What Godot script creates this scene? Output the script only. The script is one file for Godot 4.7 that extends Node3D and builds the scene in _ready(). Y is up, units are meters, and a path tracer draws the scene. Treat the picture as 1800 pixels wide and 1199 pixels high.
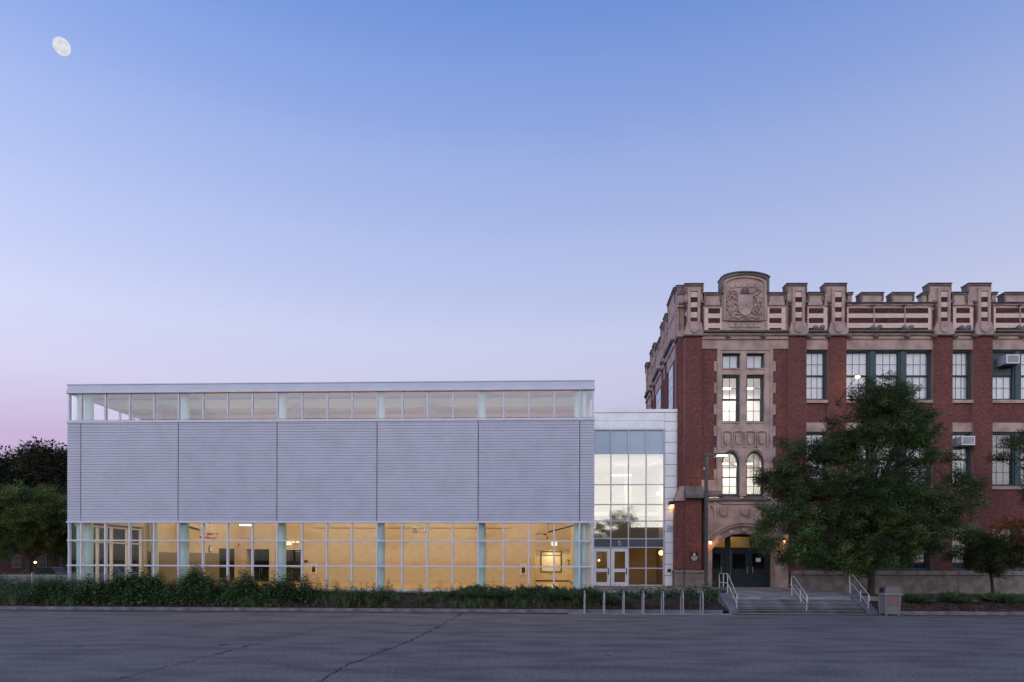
extends Node3D
# A school at dusk: a glass and ribbed-metal gymnasium, a glazed link and an old brick school behind an asphalt lot.
# World axes follow the gymnasium front (x along it, z towards the viewer, y up); metres.

const YAW := 0.041          # the camera looks a little to the left of the facade's normal
const ROLL := 0.002618
var M := {}
var box_cache := {}
var names_used := {}
var rng := RandomNumberGenerator.new()

func _ready() -> void:
	rng.seed = 7
	soot.seed = 8
	soot.frequency = 0.35
	soot.fractal_octaves = 3
	camera_and_light()
	materials()
	grounds()
	gymnasium()
	gym_interior()
	link_building()
	old_school()
	left_background()
	across_the_lot()
	entrance_steps()
	street_things()
	trees()
	planting()
	moon()

# ------------------------------------------------------------------ camera, sky, exposure
func camera_and_light() -> void:
	var cam := Camera3D.new()
	cam.name = "camera"
	cam.projection = Camera3D.PROJECTION_FRUSTUM
	cam.near = 0.1
	cam.far = 3000.0
	cam.size = 2.0 * 0.1 * 599.5 / 1200.0
	cam.frustum_offset = Vector2(0.0, 0.1 * 385.5 / 1200.0)   # a shift lens: verticals stay vertical
	cam.position = Vector3(0, 2.24, 0)
	cam.basis = Basis(Vector3.UP, atan(YAW)) * Basis(Vector3.BACK, ROLL)
	add_child(cam)
	cam.current = true
	var env := Environment.new()
	env.background_mode = Environment.BG_SKY
	env.tonemap_mode = Environment.TONE_MAPPER_LINEAR
	env.tonemap_exposure = 1.0
	env.sdfgi_enabled = true
	env.ssao_enabled = true
	env.ssil_enabled = true
	var sky := Sky.new()
	var pm := PanoramaSkyMaterial.new()
	pm.panorama = sky_picture()
	sky.sky_material = pm
	env.sky = sky
	var we := WorldEnvironment.new()
	we.name = "world_environment"
	we.environment = env
	add_child(we)
	# the last of the twilight glow, behind the viewer: very weak and very wide
	var sun := DirectionalLight3D.new()
	sun.name = "twilight_glow"
	sun.light_energy = 0.03
	sun.light_color = Color(1.0, 0.86, 0.74)
	sun.light_angular_distance = 40.0
	sun.shadow_enabled = true
	sun.rotation = Vector3(deg_to_rad(-24), deg_to_rad(-10), 0)
	sun.sky_mode = DirectionalLight3D.SKY_MODE_LIGHT_ONLY
	add_child(sun)

func ramp(stops: Array, e: float) -> Vector3:
	for i in range(stops.size() - 1):
		var a: Array = stops[i]
		var b: Array = stops[i + 1]
		if e <= float(b[0]):
			var t: float = clampf((e - float(a[0])) / (float(b[0]) - float(a[0])), 0.0, 1.0)
			t = lerpf(t, t * t * (3.0 - 2.0 * t), 0.35)
			return (a[1] as Vector3).lerp(b[1] as Vector3, t)
	return stops[stops.size() - 1][1]

func lin(r: float, g: float, b: float) -> Vector3:
	var c := Color(r / 255.0, g / 255.0, b / 255.0).srgb_to_linear()
	return Vector3(c.r, c.g, c.b)

func sky_picture() -> ImageTexture:
	var front := [[0.0, lin(168, 146, 180)], [4.0, lin(180, 153, 188)], [8.5, lin(189, 166, 205)], [11.0, lin(198, 186, 220)], [13.5, lin(204, 202, 232)], [17.5, lin(201, 207, 238)], [22.5, lin(183, 195, 236)], [28.6, lin(162, 181, 231)], [34.3, lin(136, 163, 225)], [39.5, lin(112, 147, 217)], [60.0, lin(80, 118, 202)], [90.0, lin(66, 104, 190)]]
	var back := [[0.0, Vector3(1.90, 1.77, 1.60)], [5.0, Vector3(1.95, 1.87, 1.76)], [10.0, Vector3(1.62, 1.58, 1.66)], [20.0, Vector3(1.20, 1.26, 1.62)], [40.0, Vector3(0.62, 0.78, 1.28)], [65.0, Vector3(0.19, 0.30, 0.68)], [90.0, lin(66, 104, 190)]]
	var im := Image.create(512, 256, false, Image.FORMAT_RGBF)
	for y in 256:
		var e := 90.0 - (y + 0.5) / 256.0 * 180.0
		var f := ramp(front, maxf(e, 0.0))
		var b := ramp(back, maxf(e, 0.0))
		for x in 512:
			var az := (x + 0.5) / 512.0 * TAU
			var w := pow((1.0 - cos(az)) * 0.5, 1.4)
			var c := f.lerp(b, w) * (1.0 - 0.13 * sin(az + 0.12))
			if e < 0.0:
				c = Vector3(0.10, 0.10, 0.12)
			im.set_pixel(x, y, Color(c.x, c.y, c.z))
	return ImageTexture.create_from_image(im)

# ------------------------------------------------------------------ materials
func mat(key: String, c: Color, rough := 0.8, metal := 0.0) -> StandardMaterial3D:
	var m := StandardMaterial3D.new()
	m.resource_name = key
	m.albedo_color = c.linear_to_srgb()
	m.roughness = rough
	m.metallic = metal
	M[key] = m
	return m

func noise_tex(freq: float, lo: float, hi: float, seed_: int, octaves := 4, size := 512, cellular := false) -> NoiseTexture2D:
	var n := FastNoiseLite.new()
	n.seed = seed_
	n.frequency = freq
	n.fractal_octaves = octaves
	n.noise_type = FastNoiseLite.TYPE_CELLULAR if cellular else FastNoiseLite.TYPE_SIMPLEX_SMOOTH
	var t := NoiseTexture2D.new()
	t.width = size
	t.height = size
	t.seamless = true
	t.noise = n
	var g := Gradient.new()
	g.colors = PackedColorArray([Color(lo, lo, lo), Color(hi, hi, hi)])
	t.color_ramp = g
	return t

func worn(m: StandardMaterial3D, tex: Texture2D, scale: float, bump: Texture2D = null, bump_cm := 0.0) -> void:
	m.albedo_texture = tex
	m.uv1_triplanar = true
	m.uv1_world_triplanar = true
	m.uv1_scale = Vector3.ONE * scale
	if bump:
		m.heightmap_enabled = true
		m.heightmap_texture = bump
		m.heightmap_scale = bump_cm

func glow(key: String, c: Color, energy: float) -> StandardMaterial3D:
	var m := mat(key, Color(0.8, 0.8, 0.8), 0.6)
	m.emission_enabled = true
	m.emission = c
	m.emission_energy_multiplier = energy
	return m

func glass(key: String, mirror: float, tint: Color) -> StandardMaterial3D:
	# a coated pane: it mirrors the share «mirror» and lets the rest through
	var m := mat(key, tint, 0.01, 1.0)
	m.albedo_color.a = mirror
	m.transparency = BaseMaterial3D.TRANSPARENCY_ALPHA
	var im := Image.create(4, 4, false, Image.FORMAT_RGBA8)
	im.fill(Color.WHITE)
	m.albedo_texture = ImageTexture.create_from_image(im)
	return m

func materials() -> void:
	var stain := noise_tex(0.006, 0.70, 1.12, 3, 5)
	var fine := noise_tex(0.05, 0.80, 1.1, 5, 4)
	var rough_h := noise_tex(0.09, 0.0, 1.0, 9, 4)
	var streak := noise_tex(0.012, 0.95, 1.03, 15, 4)
	worn(mat("asphalt", Color(0.205, 0.172, 0.152), 0.86), noise_tex(0.006, 0.72, 1.16, 21, 6, 1024), 0.055, rough_h, 0.5)
	M.asphalt.detail_enabled = true
	M.asphalt.detail_albedo = noise_tex(0.16, 0.55, 1.25, 22, 3, 1024)
	M.asphalt.detail_blend_mode = BaseMaterial3D.BLEND_MODE_MUL
	M.asphalt.uv1_scale = Vector3(0.05, 0.05, 0.14)
	M.asphalt.uv2_triplanar = true
	M.asphalt.uv2_world_triplanar = true
	M.asphalt.uv2_scale = Vector3.ONE * 0.45
	worn(mat("gutter", Color(0.05, 0.048, 0.052), 0.8), stain, 0.25, rough_h, 0.3)
	mat("crack", Color(0.018, 0.017, 0.018), 0.95)
	worn(mat("concrete", Color(0.30, 0.285, 0.28), 0.85), stain, 0.22, rough_h, 0.25)
	worn(mat("step_concrete", Color(0.17, 0.165, 0.18), 0.8), stain, 0.30, rough_h, 0.25)
	worn(mat("tread_concrete", Color(0.205, 0.20, 0.215), 0.8), stain, 0.30, rough_h, 0.25)
	worn(mat("curb_concrete", Color(0.20, 0.19, 0.19), 0.85), stain, 0.4, rough_h, 0.3)
	worn(mat("lawn", Color(0.035, 0.05, 0.018), 0.95), stain, 0.3, rough_h, 3.0)
	worn(mat("mulch", Color(0.050, 0.030, 0.024), 0.95), noise_tex(0.08, 0.4, 1.5, 31, 4), 0.6, noise_tex(0.11, 0.0, 1.0, 32, 3), 5.0)
	worn(mat("siding", Color(0.475, 0.485, 0.57), 0.42, 0.15), streak, 0.12)
	worn(mat("siding_b", Color(0.46, 0.468, 0.555), 0.40, 0.15), noise_tex(0.008, 0.95, 1.03, 17, 3), 0.2)
	worn(mat("siding_c", Color(0.49, 0.50, 0.58), 0.44, 0.15), streak, 0.09)
	worn(mat("frame_metal", Color(0.58, 0.59, 0.66), 0.38, 0.1), streak, 0.2)
	worn(mat("fascia", Color(0.52, 0.55, 0.64), 0.4, 0.1), streak, 0.15)
	worn(mat("white_panel", Color(0.90, 0.90, 0.90), 0.4), streak, 0.2)
	mat("joint", Color(0.03, 0.03, 0.035), 0.8)
	mat("spandrel", Color(0.055, 0.075, 0.10), 0.35)
	mat("spandrel_light", Color(0.42, 0.52, 0.60), 0.5)
	glass("glass", 0.014, Color(0.80, 0.92, 0.95))
	glass("clerestory_glass", 0.09, Color(0.82, 0.90, 1.0))
	glass("link_glass", 0.26, Color(0.93, 0.95, 0.94))
	glass("old_glass", 0.085, Color(0.95, 0.96, 1.0))
	worn(mat("limestone", Color(0.52, 0.37, 0.31), 0.85), noise_tex(0.010, 0.80, 1.08, 41, 5), 0.18, rough_h, 0.2)
	worn(mat("coping", Color(0.22, 0.17, 0.15), 0.85), stain, 0.3, rough_h, 0.3)
	worn(mat("dark_stone", Color(0.15, 0.13, 0.135), 0.85), stain, 0.4, rough_h, 0.4)
	worn(mat("plinth_stone", Color(0.30, 0.245, 0.205), 0.85), noise_tex(0.010, 0.74, 1.1, 43, 5), 0.25, rough_h, 0.3)
	worn(mat("mortar", Color(0.33, 0.175, 0.15), 0.9), fine, 0.5)
	worn(mat("mortar_pale", Color(0.66, 0.52, 0.43), 0.9), fine, 0.5)
	var b := mat("brick", Color(1, 1, 1), 0.85)
	b.vertex_color_use_as_albedo = true
	worn(mat("green_paint", Color(0.032, 0.066, 0.072), 0.45), streak, 0.3)
	worn(mat("door_green", Color(0.018, 0.030, 0.034), 0.4), streak, 0.3)
	worn(mat("shade", Color(0.80, 0.80, 0.80), 0.9), streak, 0.25)
	M.shade.backlight_enabled = true
	M.shade.backlight = Color(0.3, 0.3, 0.3)
	mat("shade_dim", Color(0.07, 0.08, 0.085), 0.9)
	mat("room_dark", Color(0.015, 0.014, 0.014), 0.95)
	worn(mat("room_cream", Color(0.70, 0.64, 0.52), 0.9), streak, 0.2)
	worn(mat("gym_wall", Color(0.64, 0.53, 0.375), 0.8), streak, 0.3)
	mat("gym_dado", Color(0.22, 0.185, 0.145), 0.7)
	worn(mat("gym_floor", Color(0.50, 0.36, 0.20), 0.3), streak, 0.4)
	worn(mat("gym_ceiling", Color(0.50, 0.30, 0.36), 0.9), streak, 0.2)
	mat("gym_beam", Color(0.42, 0.24, 0.29), 0.8)
	mat("pale_soffit", Color(0.56, 0.75, 0.93), 0.8)
	mat("column_paint", Color(0.44, 0.62, 0.58), 0.6)
	mat("gym_door", Color(0.010, 0.006, 0.005), 0.6)
	mat("cream_frame", Color(0.72, 0.62, 0.45), 0.5)
	mat("link_wall", Color(0.70, 0.69, 0.66), 0.9)
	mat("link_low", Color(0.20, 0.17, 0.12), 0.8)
	mat("black", Color(0.012, 0.012, 0.013), 0.6)
	mat("dark_metal", Color(0.035, 0.033, 0.033), 0.5, 0.3)
	mat("pole_metal", Color(0.085, 0.080, 0.080), 0.5, 0.3)
	mat("steel", Color(0.34, 0.33, 0.34), 0.4, 0.6)
	mat("rail_metal", Color(0.60, 0.56, 0.53), 0.35, 0.4)
	mat("red", Color(0.55, 0.03, 0.02), 0.5)
	mat("dark_red", Color(0.16, 0.02, 0.015), 0.5)
	mat("white", Color(0.78, 0.78, 0.78), 0.6)
	mat("maroon", Color(0.055, 0.007, 0.014), 0.5)
	mat("sign_white", Color(0.72, 0.66, 0.70), 0.6)
	mat("acryl", Color(0.75, 0.85, 0.82), 0.3)
	M.acryl.transparency = BaseMaterial3D.TRANSPARENCY_ALPHA
	M.acryl.albedo_color.a = 0.28
	mat("net", Color(0.75, 0.70, 0.62), 0.9)
	worn(mat("bin_concrete", Color(0.20, 0.19, 0.19), 0.9), fine, 1.2, rough_h, 0.3)
	mat("bin_hood", Color(0.17, 0.12, 0.11), 0.7)
	mat("bin_panel", Color(0.20, 0.105, 0.10), 0.8)
	worn(mat("bark", Color(0.055, 0.042, 0.034), 0.95), fine, 1.5, rough_h, 2.0)
	var leaf := mat("leaf", Color(1, 1, 1), 0.6)
	leaf.vertex_color_use_as_albedo = true
	leaf.backlight_enabled = true
	leaf.backlight = Color(0.35, 0.35, 0.35)
	worn(mat("house_brick", Color(0.065, 0.018, 0.015), 0.9), fine, 0.8)
	mat("roof_shingle", Color(0.05, 0.045, 0.045), 0.9)
	mat("far_brick", Color(0.10, 0.075, 0.06), 0.9)
	mat("car_paint", Color(0.12, 0.13, 0.14), 0.25, 0.4)
	mat("car_blue", Color(0.05, 0.09, 0.15), 0.25, 0.4)
	mat("tyre", Color(0.015, 0.015, 0.015), 0.9)
	glow("lamp_warm", Color(1.0, 0.80, 0.52), 3.0)
	glow("lamp_white", Color(1.0, 0.95, 0.86), 5.0)
	glow("lamp_street", Color(1.0, 0.90, 0.70), 14.0)
	glow("lamp_flood", Color(1.0, 0.82, 0.52), 12.0)
	glow("exit_glow", Color(1.0, 0.92, 0.75), 1.2)

# ------------------------------------------------------------------ helpers
func thing(called: String, label: String, category: String, at := Vector3.ZERO, turn := 0.0, group := "") -> Node3D:
	var o := Node3D.new()
	o.name = numbered(called)
	add_child(o)
	o.position = at
	o.rotation.y = turn
	tag(o, label, category, group)
	return o

func numbered(called: String) -> String:
	var n: int = names_used.get(called, 0)
	names_used[called] = n + 1
	return called if n == 0 else "%s_%03d" % [called, n]

func tag(o: Node, label: String, category: String, group := "") -> void:
	o.set_meta("label", label)
	o.set_meta("category", category)
	if group:
		o.set_meta("group", group)

func child_name(p: Node, called: String) -> String:
	var key := str(p.get_instance_id()) + called
	var n: int = names_used.get(key, 0)
	names_used[key] = n + 1
	return called if n == 0 else "%s_%03d" % [called, n]

func put(p: Node, called: String, mesh: Mesh, m: Material, at := Vector3.ZERO, b := Basis.IDENTITY) -> MeshInstance3D:
	var o := MeshInstance3D.new()
	o.name = numbered(called) if p == self else child_name(p, called)
	o.mesh = mesh
	o.material_override = m
	o.transform = Transform3D(b, at)
	p.add_child(o)
	return o

func node(p: Node, called: String, at := Vector3.ZERO) -> Node3D:
	var o := Node3D.new()
	o.name = child_name(p, called)
	o.position = at
	p.add_child(o)
	return o

func setting(called: String, mesh: Mesh, m: Material, at := Vector3.ZERO) -> MeshInstance3D:
	var o := put(self, called, mesh, m, at)
	o.set_meta("kind", "structure")
	return o

func mk() -> SurfaceTool:
	var st := SurfaceTool.new()
	st.begin(Mesh.PRIMITIVE_TRIANGLES)
	st.set_smooth_group(-1)
	return st

func done(st: SurfaceTool) -> ArrayMesh:
	st.generate_normals()
	return st.commit()

func tri(st: SurfaceTool, a: Vector3, b: Vector3, c: Vector3) -> void:
	st.add_vertex(a)
	st.add_vertex(b)
	st.add_vertex(c)

func quad(st: SurfaceTool, a: Vector3, b: Vector3, c: Vector3, d: Vector3) -> void:
	tri(st, a, b, c)
	tri(st, a, c, d)

# a box with chamfered edges, added to a SurfaceTool
func cbox(st: SurfaceTool, c: Vector3, s: Vector3, bev := -1.0, b := Basis.IDENTITY) -> void:
	var h := s * 0.5
	var m := minf(h.x, minf(h.y, h.z))
	var e := minf(0.008, m * 0.3) if bev < 0.0 else minf(bev, m * 0.9)
	var axes := [Vector3.RIGHT, Vector3.UP, Vector3.BACK]
	var P := func(sx: float, sy: float, sz: float, k: int) -> Vector3:
		var v := Vector3(sx * (h.x - e), sy * (h.y - e), sz * (h.z - e))
		v += axes[k] * (e * [sx, sy, sz][k])
		return c + b * v
	for k in 3:
		var i := (k + 1) % 3
		var j := (k + 2) % 3
		for sgn in [-1.0, 1.0]:
			var q := []
			for ij in [[-1.0, -1.0], [1.0, -1.0], [1.0, 1.0], [-1.0, 1.0]]:
				var sg := [0.0, 0.0, 0.0]
				sg[k] = sgn
				sg[i] = ij[0]
				sg[j] = ij[1]
				q.append(P.call(sg[0], sg[1], sg[2], k))
			if sgn > 0.0:
				quad(st, q[0], q[3], q[2], q[1])
			else:
				quad(st, q[0], q[1], q[2], q[3])
	for k in 3:      # edges along axis k
		var i := (k + 1) % 3
		var j := (k + 2) % 3
		for si in [-1.0, 1.0]:
			for sj in [-1.0, 1.0]:
				var a := [0.0, 0.0, 0.0]
				a[i] = si
				a[j] = sj
				var lo := a.duplicate()
				lo[k] = -1.0
				var hi := a.duplicate()
				hi[k] = 1.0
				var p0: Vector3 = P.call(lo[0], lo[1], lo[2], i)
				var p1: Vector3 = P.call(hi[0], hi[1], hi[2], i)
				var p2: Vector3 = P.call(hi[0], hi[1], hi[2], j)
				var p3: Vector3 = P.call(lo[0], lo[1], lo[2], j)
				if si * sj > 0.0:
					quad(st, p0, p1, p2, p3)
				else:
					quad(st, p0, p3, p2, p1)
	for sx in [-1.0, 1.0]:
		for sy in [-1.0, 1.0]:
			for sz in [-1.0, 1.0]:
				var v0: Vector3 = P.call(sx, sy, sz, 0)
				var v1: Vector3 = P.call(sx, sy, sz, 1)
				var v2: Vector3 = P.call(sx, sy, sz, 2)
				if sx * sy * sz > 0.0:
					tri(st, v0, v2, v1)
				else:
					tri(st, v0, v1, v2)

func rbox(st: SurfaceTool, x0: float, x1: float, y0: float, y1: float, z0: float, z1: float, bev := -1.0) -> void:
	cbox(st, Vector3((x0 + x1) * 0.5, (y0 + y1) * 0.5, (z0 + z1) * 0.5), Vector3(absf(x1 - x0), absf(y1 - y0), absf(z1 - z0)), bev)

func box_mesh(s: Vector3, bev := -1.0) -> Mesh:
	var key := "%.3f %.3f %.3f %.3f" % [s.x, s.y, s.z, bev]
	if not box_cache.has(key):
		var st := mk()
		cbox(st, Vector3.ZERO, s, bev)
		box_cache[key] = done(st)
	return box_cache[key]

# a named box part between two corners
func bx(p: Node, called: String, m: Material, x0: float, x1: float, y0: float, y1: float, z0: float, z1: float, bev := -1.0) -> MeshInstance3D:
	return put(p, called, box_mesh(Vector3(absf(x1 - x0), absf(y1 - y0), absf(z1 - z0)), bev), m, Vector3((x0 + x1) * 0.5, (y0 + y1) * 0.5, (z0 + z1) * 0.5))

func tube(st: SurfaceTool, pts: Array, radii: Array, sides := 8, caps := true) -> void:
	var rings := []
	for i in pts.size():
		var a: Vector3 = pts[maxi(i - 1, 0)]
		var c: Vector3 = pts[mini(i + 1, pts.size() - 1)]
		var d := (c - a).normalized()
		var u := d.cross(Vector3(0.31, 0.17, 0.93)).normalized()
		if absf(d.dot(Vector3(0.31, 0.17, 0.93).normalized())) > 0.95:
			u = d.cross(Vector3.RIGHT).normalized()
		var v := d.cross(u)
		var ring := []
		var r: float = radii[mini(i, radii.size() - 1)]
		for k in sides:
			var t := TAU * k / sides
			ring.append((pts[i] as Vector3) + (u * cos(t) + v * sin(t)) * r)
		rings.append(ring)
	st.set_smooth_group(0)
	for i in range(rings.size() - 1):
		for k in sides:
			var n := (k + 1) % sides
			quad(st, rings[i][k], rings[i][n], rings[i + 1][n], rings[i + 1][k])
	st.set_smooth_group(-1)
	if caps:
		for k in range(1, sides - 1):
			tri(st, rings[0][0], rings[0][k + 1], rings[0][k])
			var L: Array = rings[rings.size() - 1]
			tri(st, L[0], L[k], L[k + 1])

func tube_mesh(pts: Array, r: float, sides := 8) -> Mesh:
	var st := mk()
	tube(st, pts, [r], sides)
	return done(st)

# an outline in x and y, given a thickness along z
func prism(st: SurfaceTool, outline: PackedVector2Array, z0: float, z1: float) -> void:
	var o := outline
	if Geometry2D.is_polygon_clockwise(o):
		o.reverse()
	var t := Geometry2D.triangulate_polygon(o)
	for i in range(0, t.size(), 3):
		var a := o[t[i]]
		var b := o[t[i + 1]]
		var c := o[t[i + 2]]
		if (b - a).cross(c - a) < 0.0:
			var k := b
			b = c
			c = k
		tri(st, Vector3(a.x, a.y, z1), Vector3(c.x, c.y, z1), Vector3(b.x, b.y, z1))
		tri(st, Vector3(a.x, a.y, z0), Vector3(b.x, b.y, z0), Vector3(c.x, c.y, z0))
	for i in o.size():
		var a := o[i]
		var b := o[(i + 1) % o.size()]
		quad(st, Vector3(a.x, a.y, z1), Vector3(b.x, b.y, z1), Vector3(b.x, b.y, z0), Vector3(a.x, a.y, z0))

func ball(st: SurfaceTool, c: Vector3, r: Vector3, n := 8, rows := 6) -> void:
	st.set_smooth_group(0)
	for i in rows:
		var a0 := PI * i / rows
		var a1 := PI * (i + 1) / rows
		for k in n:
			var t0 := TAU * k / n
			var t1 := TAU * (k + 1) / n
			var P := func(a: float, t: float) -> Vector3: return c + Vector3(sin(a) * cos(t), cos(a), sin(a) * sin(t)) * r
			if i == 0:
				tri(st, P.call(a0, t0), P.call(a1, t0), P.call(a1, t1))
			elif i == rows - 1:
				tri(st, P.call(a0, t0), P.call(a1, t0), P.call(a0, t1))
			else:
				quad(st, P.call(a0, t0), P.call(a1, t0), P.call(a1, t1), P.call(a0, t1))
	st.set_smooth_group(-1)

func ball_mesh(r: Vector3, n := 14, rows := 9) -> Mesh:
	var st := mk()
	ball(st, Vector3.ZERO, r, n, rows)
	return done(st)

func lettering(p: Node, called: String, text: String, h: float, m: Material, at: Vector3, b := Basis.IDENTITY) -> MeshInstance3D:
	var t := TextMesh.new()
	var f := SystemFont.new()
	f.font_names = PackedStringArray(["Droid Sans"])
	t.font = f
	t.text = text
	t.font_size = 64
	t.pixel_size = h / 47.0
	t.depth = 0.012
	return put(p, called, t, m, at, b)

func omni(p: Node, called: String, at: Vector3, c: Color, e: float, size := 0.08, reach := 14.0) -> OmniLight3D:
	var l := OmniLight3D.new()
	l.name = child_name(p, called)
	l.light_color = c
	l.light_energy = e
	l.light_size = size
	l.omni_range = reach
	l.omni_attenuation = 2.0
	l.shadow_enabled = true
	l.position = at
	p.add_child(l)
	return l

func spot(p: Node, called: String, at: Vector3, towards: Vector3, c: Color, e: float, angle: float, size := 0.08, reach := 16.0) -> void:
	var l := SpotLight3D.new()
	l.name = child_name(p, called)
	l.light_color = c
	l.light_energy = e
	l.light_size = size
	l.spot_range = reach
	l.spot_attenuation = 2.0
	l.spot_angle = angle
	l.shadow_enabled = true
	l.position = at
	l.basis = Basis.looking_at(towards, Vector3.UP if absf(towards.normalized().y) < 0.95 else Vector3.RIGHT)
	p.add_child(l)

func area(p: Node, called: String, at: Vector3, towards: Vector3, size: Vector2, c: Color, e: float, reach := 22.0) -> void:
	var l := AreaLight3D.new()
	l.name = child_name(p, called)
	l.light_color = c
	l.light_energy = e
	l.area_size = size
	l.area_range = reach
	l.area_attenuation = 2.0
	l.shadow_enabled = true
	l.position = at
	l.basis = Basis.looking_at(towards, Vector3.UP if absf(towards.normalized().y) < 0.95 else Vector3.RIGHT)
	p.add_child(l)

# many copies of one mesh as one object of «stuff»
func copies(p: Node, called: String, mesh: Mesh, m: Material, where: Array, colors: PackedColorArray) -> MultiMeshInstance3D:
	var mm := MultiMesh.new()
	mm.transform_format = MultiMesh.TRANSFORM_3D
	mm.use_colors = true
	mm.mesh = mesh
	mm.instance_count = where.size()
	for i in where.size():
		mm.set_instance_transform(i, where[i])
		mm.set_instance_color(i, colors[i])
	var o := MultiMeshInstance3D.new()
	o.name = numbered(called) if p == self else child_name(p, called)
	o.multimesh = mm
	o.material_override = m
	o.set_meta("kind", "stuff")
	p.add_child(o)
	return o

# ------------------------------------------------------------------ ground, lot, curbs
func sheet(x0: float, x1: float, z0: float, z1: float, y: float) -> Mesh:
	var st := mk()
	quad(st, Vector3(x0, y, z0), Vector3(x1, y, z0), Vector3(x1, y, z1), Vector3(x0, y, z1))
	return done(st)

func grounds() -> void:
	setting("ground", sheet(-1200, 1200, -1200, 1200, -0.06), M.lawn)
	var lot := setting("asphalt_lot", sheet(-90, 90, -29.26, 70, 0.0), M.asphalt)
	# lawns and beds behind the curb rise gently to the buildings
	var st := mk()
	var prof := [[-29.36, 0.10], [-30.2, 0.24], [-31.0, 0.34], [-34.0, 0.40], [-60.0, 0.30], [-140.0, 0.2]]
	for i in range(prof.size() - 1):
		quad(st, Vector3(-120, prof[i + 1][1], prof[i + 1][0]), Vector3(120, prof[i + 1][1], prof[i + 1][0]), Vector3(120, prof[i][1], prof[i][0]), Vector3(-120, prof[i][1], prof[i][0]))
	setting("lawn", done(st), M.lawn)
	# gutter along the curb
	setting("gutter", sheet(-90, 90, -29.26, -28.75, 0.004), M.gutter)
	# cracks and worn spots in the lot
	var cr := RandomNumberGenerator.new()
	cr.seed = 12
	for line in [[Vector2(-3.25, -28.7), Vector2(-3.42, -22.2), Vector2(-3.59, -18.7), Vector2(-4.1, -14.2), Vector2(-4.05, -12.3)], [Vector2(-7.06, -23.3), Vector2(-7.5, -18.1), Vector2(-7.66, -15.2), Vector2(-7.82, -13.4), Vector2(-7.9, -12.1)]]:
		var s := mk()
		var prev := []
		for i in range(line.size() - 1):
			for k in 24:
				var q: Vector2 = (line[i] as Vector2).lerp(line[i + 1], k / 24.0)
				var wob := Vector2(cr.randf_range(-0.05, 0.05), 0)
				var w := cr.randf_range(0.012, 0.030) * (1.0 if float(line[0].x) > -5.0 else 0.5)
				if cr.randf() < 0.05:
					w = 0.10
				var cur := [Vector3(q.x + wob.x - w, 0.005, q.y), Vector3(q.x + wob.x + w, 0.005, q.y)]
				if prev.size():
					quad(s, prev[0], cur[0], cur[1], prev[1])
				prev = cur
		put(lot, "crack", done(s), M.crack)
	for sp in [[-5.3, -24.0, 0.5, 0.10], [3.6, -25.5, 0.55, 0.2], [7.9, -26.9, 0.75, 0.16], [-2.4, -20.8, 0.35, 0.07], [-3.9, -17.0, 0.2, 0.22], [-8.3, -17.6, 0.15, 0.25], [1.6, -16.2, 0.12, 0.1], [11.5, -18.0, 0.6, 0.08], [-11.8, -17.0, 0.14, 0.14]]:
		var s := mk()
		var n := 14
		var prev := Vector3.ZERO
		for k in n + 1:
			var t := TAU * (k % n) / n
			var r := 0.7 + 0.5 * sin(k % n * 2.3 + float(sp[0]))
			var cur := Vector3(float(sp[0]) + cos(t) * float(sp[2]) * r, 0.006, float(sp[1]) + sin(t) * float(sp[3]) * r)
			if k > 0:
				tri(s, Vector3(sp[0], 0.006, sp[1]), prev, cur)
			prev = cur
		put(lot, "worn_patch", done(s), M.gutter)
	# curbs in lengths, with open joints
	for seg in [[-60.0, -22.62], [-22.60, -13.42], [-13.40, 2.98], [3.0, 7.75], [14.45, 22.0], [22.02, 60.0]]:
		var c := put(self, "curb", box_mesh(Vector3(seg[1] - seg[0], 0.17, 0.16), 0.02), M.curb_concrete, Vector3((seg[0] + seg[1]) * 0.5, 0.055, -29.34))
		c.set_meta("kind", "structure")
	bx(self, "concrete_pad", M.concrete, 1.2, 8.0, -0.05, 0.012, -29.255, -28.55).set_meta("kind", "structure")
	# mulch beds
	var beds := mk()
	for r in [[-24.6, 2.6, -31.02], [2.6, 7.9, -33.6]]:
		var zz: float = r[2]
		var rise := 0.76 if zz > -32.0 else 0.66
		var n := 6
		for i in n:
			var a := i / float(n)
			var b := (i + 1) / float(n)
			var f := func(t: float) -> float: return lerpf(0.12, rise, pow(t, 0.75))
			var za := lerpf(-29.4, zz, a)
			var zb := lerpf(-29.4, zz, b)
			quad(beds, Vector3(r[0], f.call(b), zb), Vector3(r[1], f.call(b), zb), Vector3(r[1], f.call(a), za), Vector3(r[0], f.call(a), za))
	for i in 5:
		var a := i / 5.0
		var b := (i + 1) / 5.0
		quad(beds, Vector3(14.25, lerpf(0.12, 0.46, b), lerpf(-29.4, -31.45, b)), Vector3(40, lerpf(0.12, 0.46, b), lerpf(-29.4, -31.45, b)), Vector3(40, lerpf(0.12, 0.46, a), lerpf(-29.4, -31.45, a)), Vector3(14.25, lerpf(0.12, 0.46, a), lerpf(-29.4, -31.45, a)))
	setting("mulch_bed", done(beds), M.mulch)
	# terrace before the link and the old entrance, and the flush edging of the right-hand bed
	bx(self, "terrace", M.concrete, 2.5, 15.1, 0.0, 0.70, -46.0, -33.62).set_meta("kind", "structure")
	bx(self, "terrace_landing", M.concrete, 8.02, 14.2, 0.0, 0.697, -33.62, -30.72).set_meta("kind", "structure")
	var wedge := mk()
	prism(wedge, PackedVector2Array([Vector2(14.2, 0.3), Vector2(14.2, 0.69), Vector2(17.6, 0.43), Vector2(17.6, 0.3)]), -33.6, -31.5)
	setting("terrace_ramp", done(wedge), M.concrete)
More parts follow.
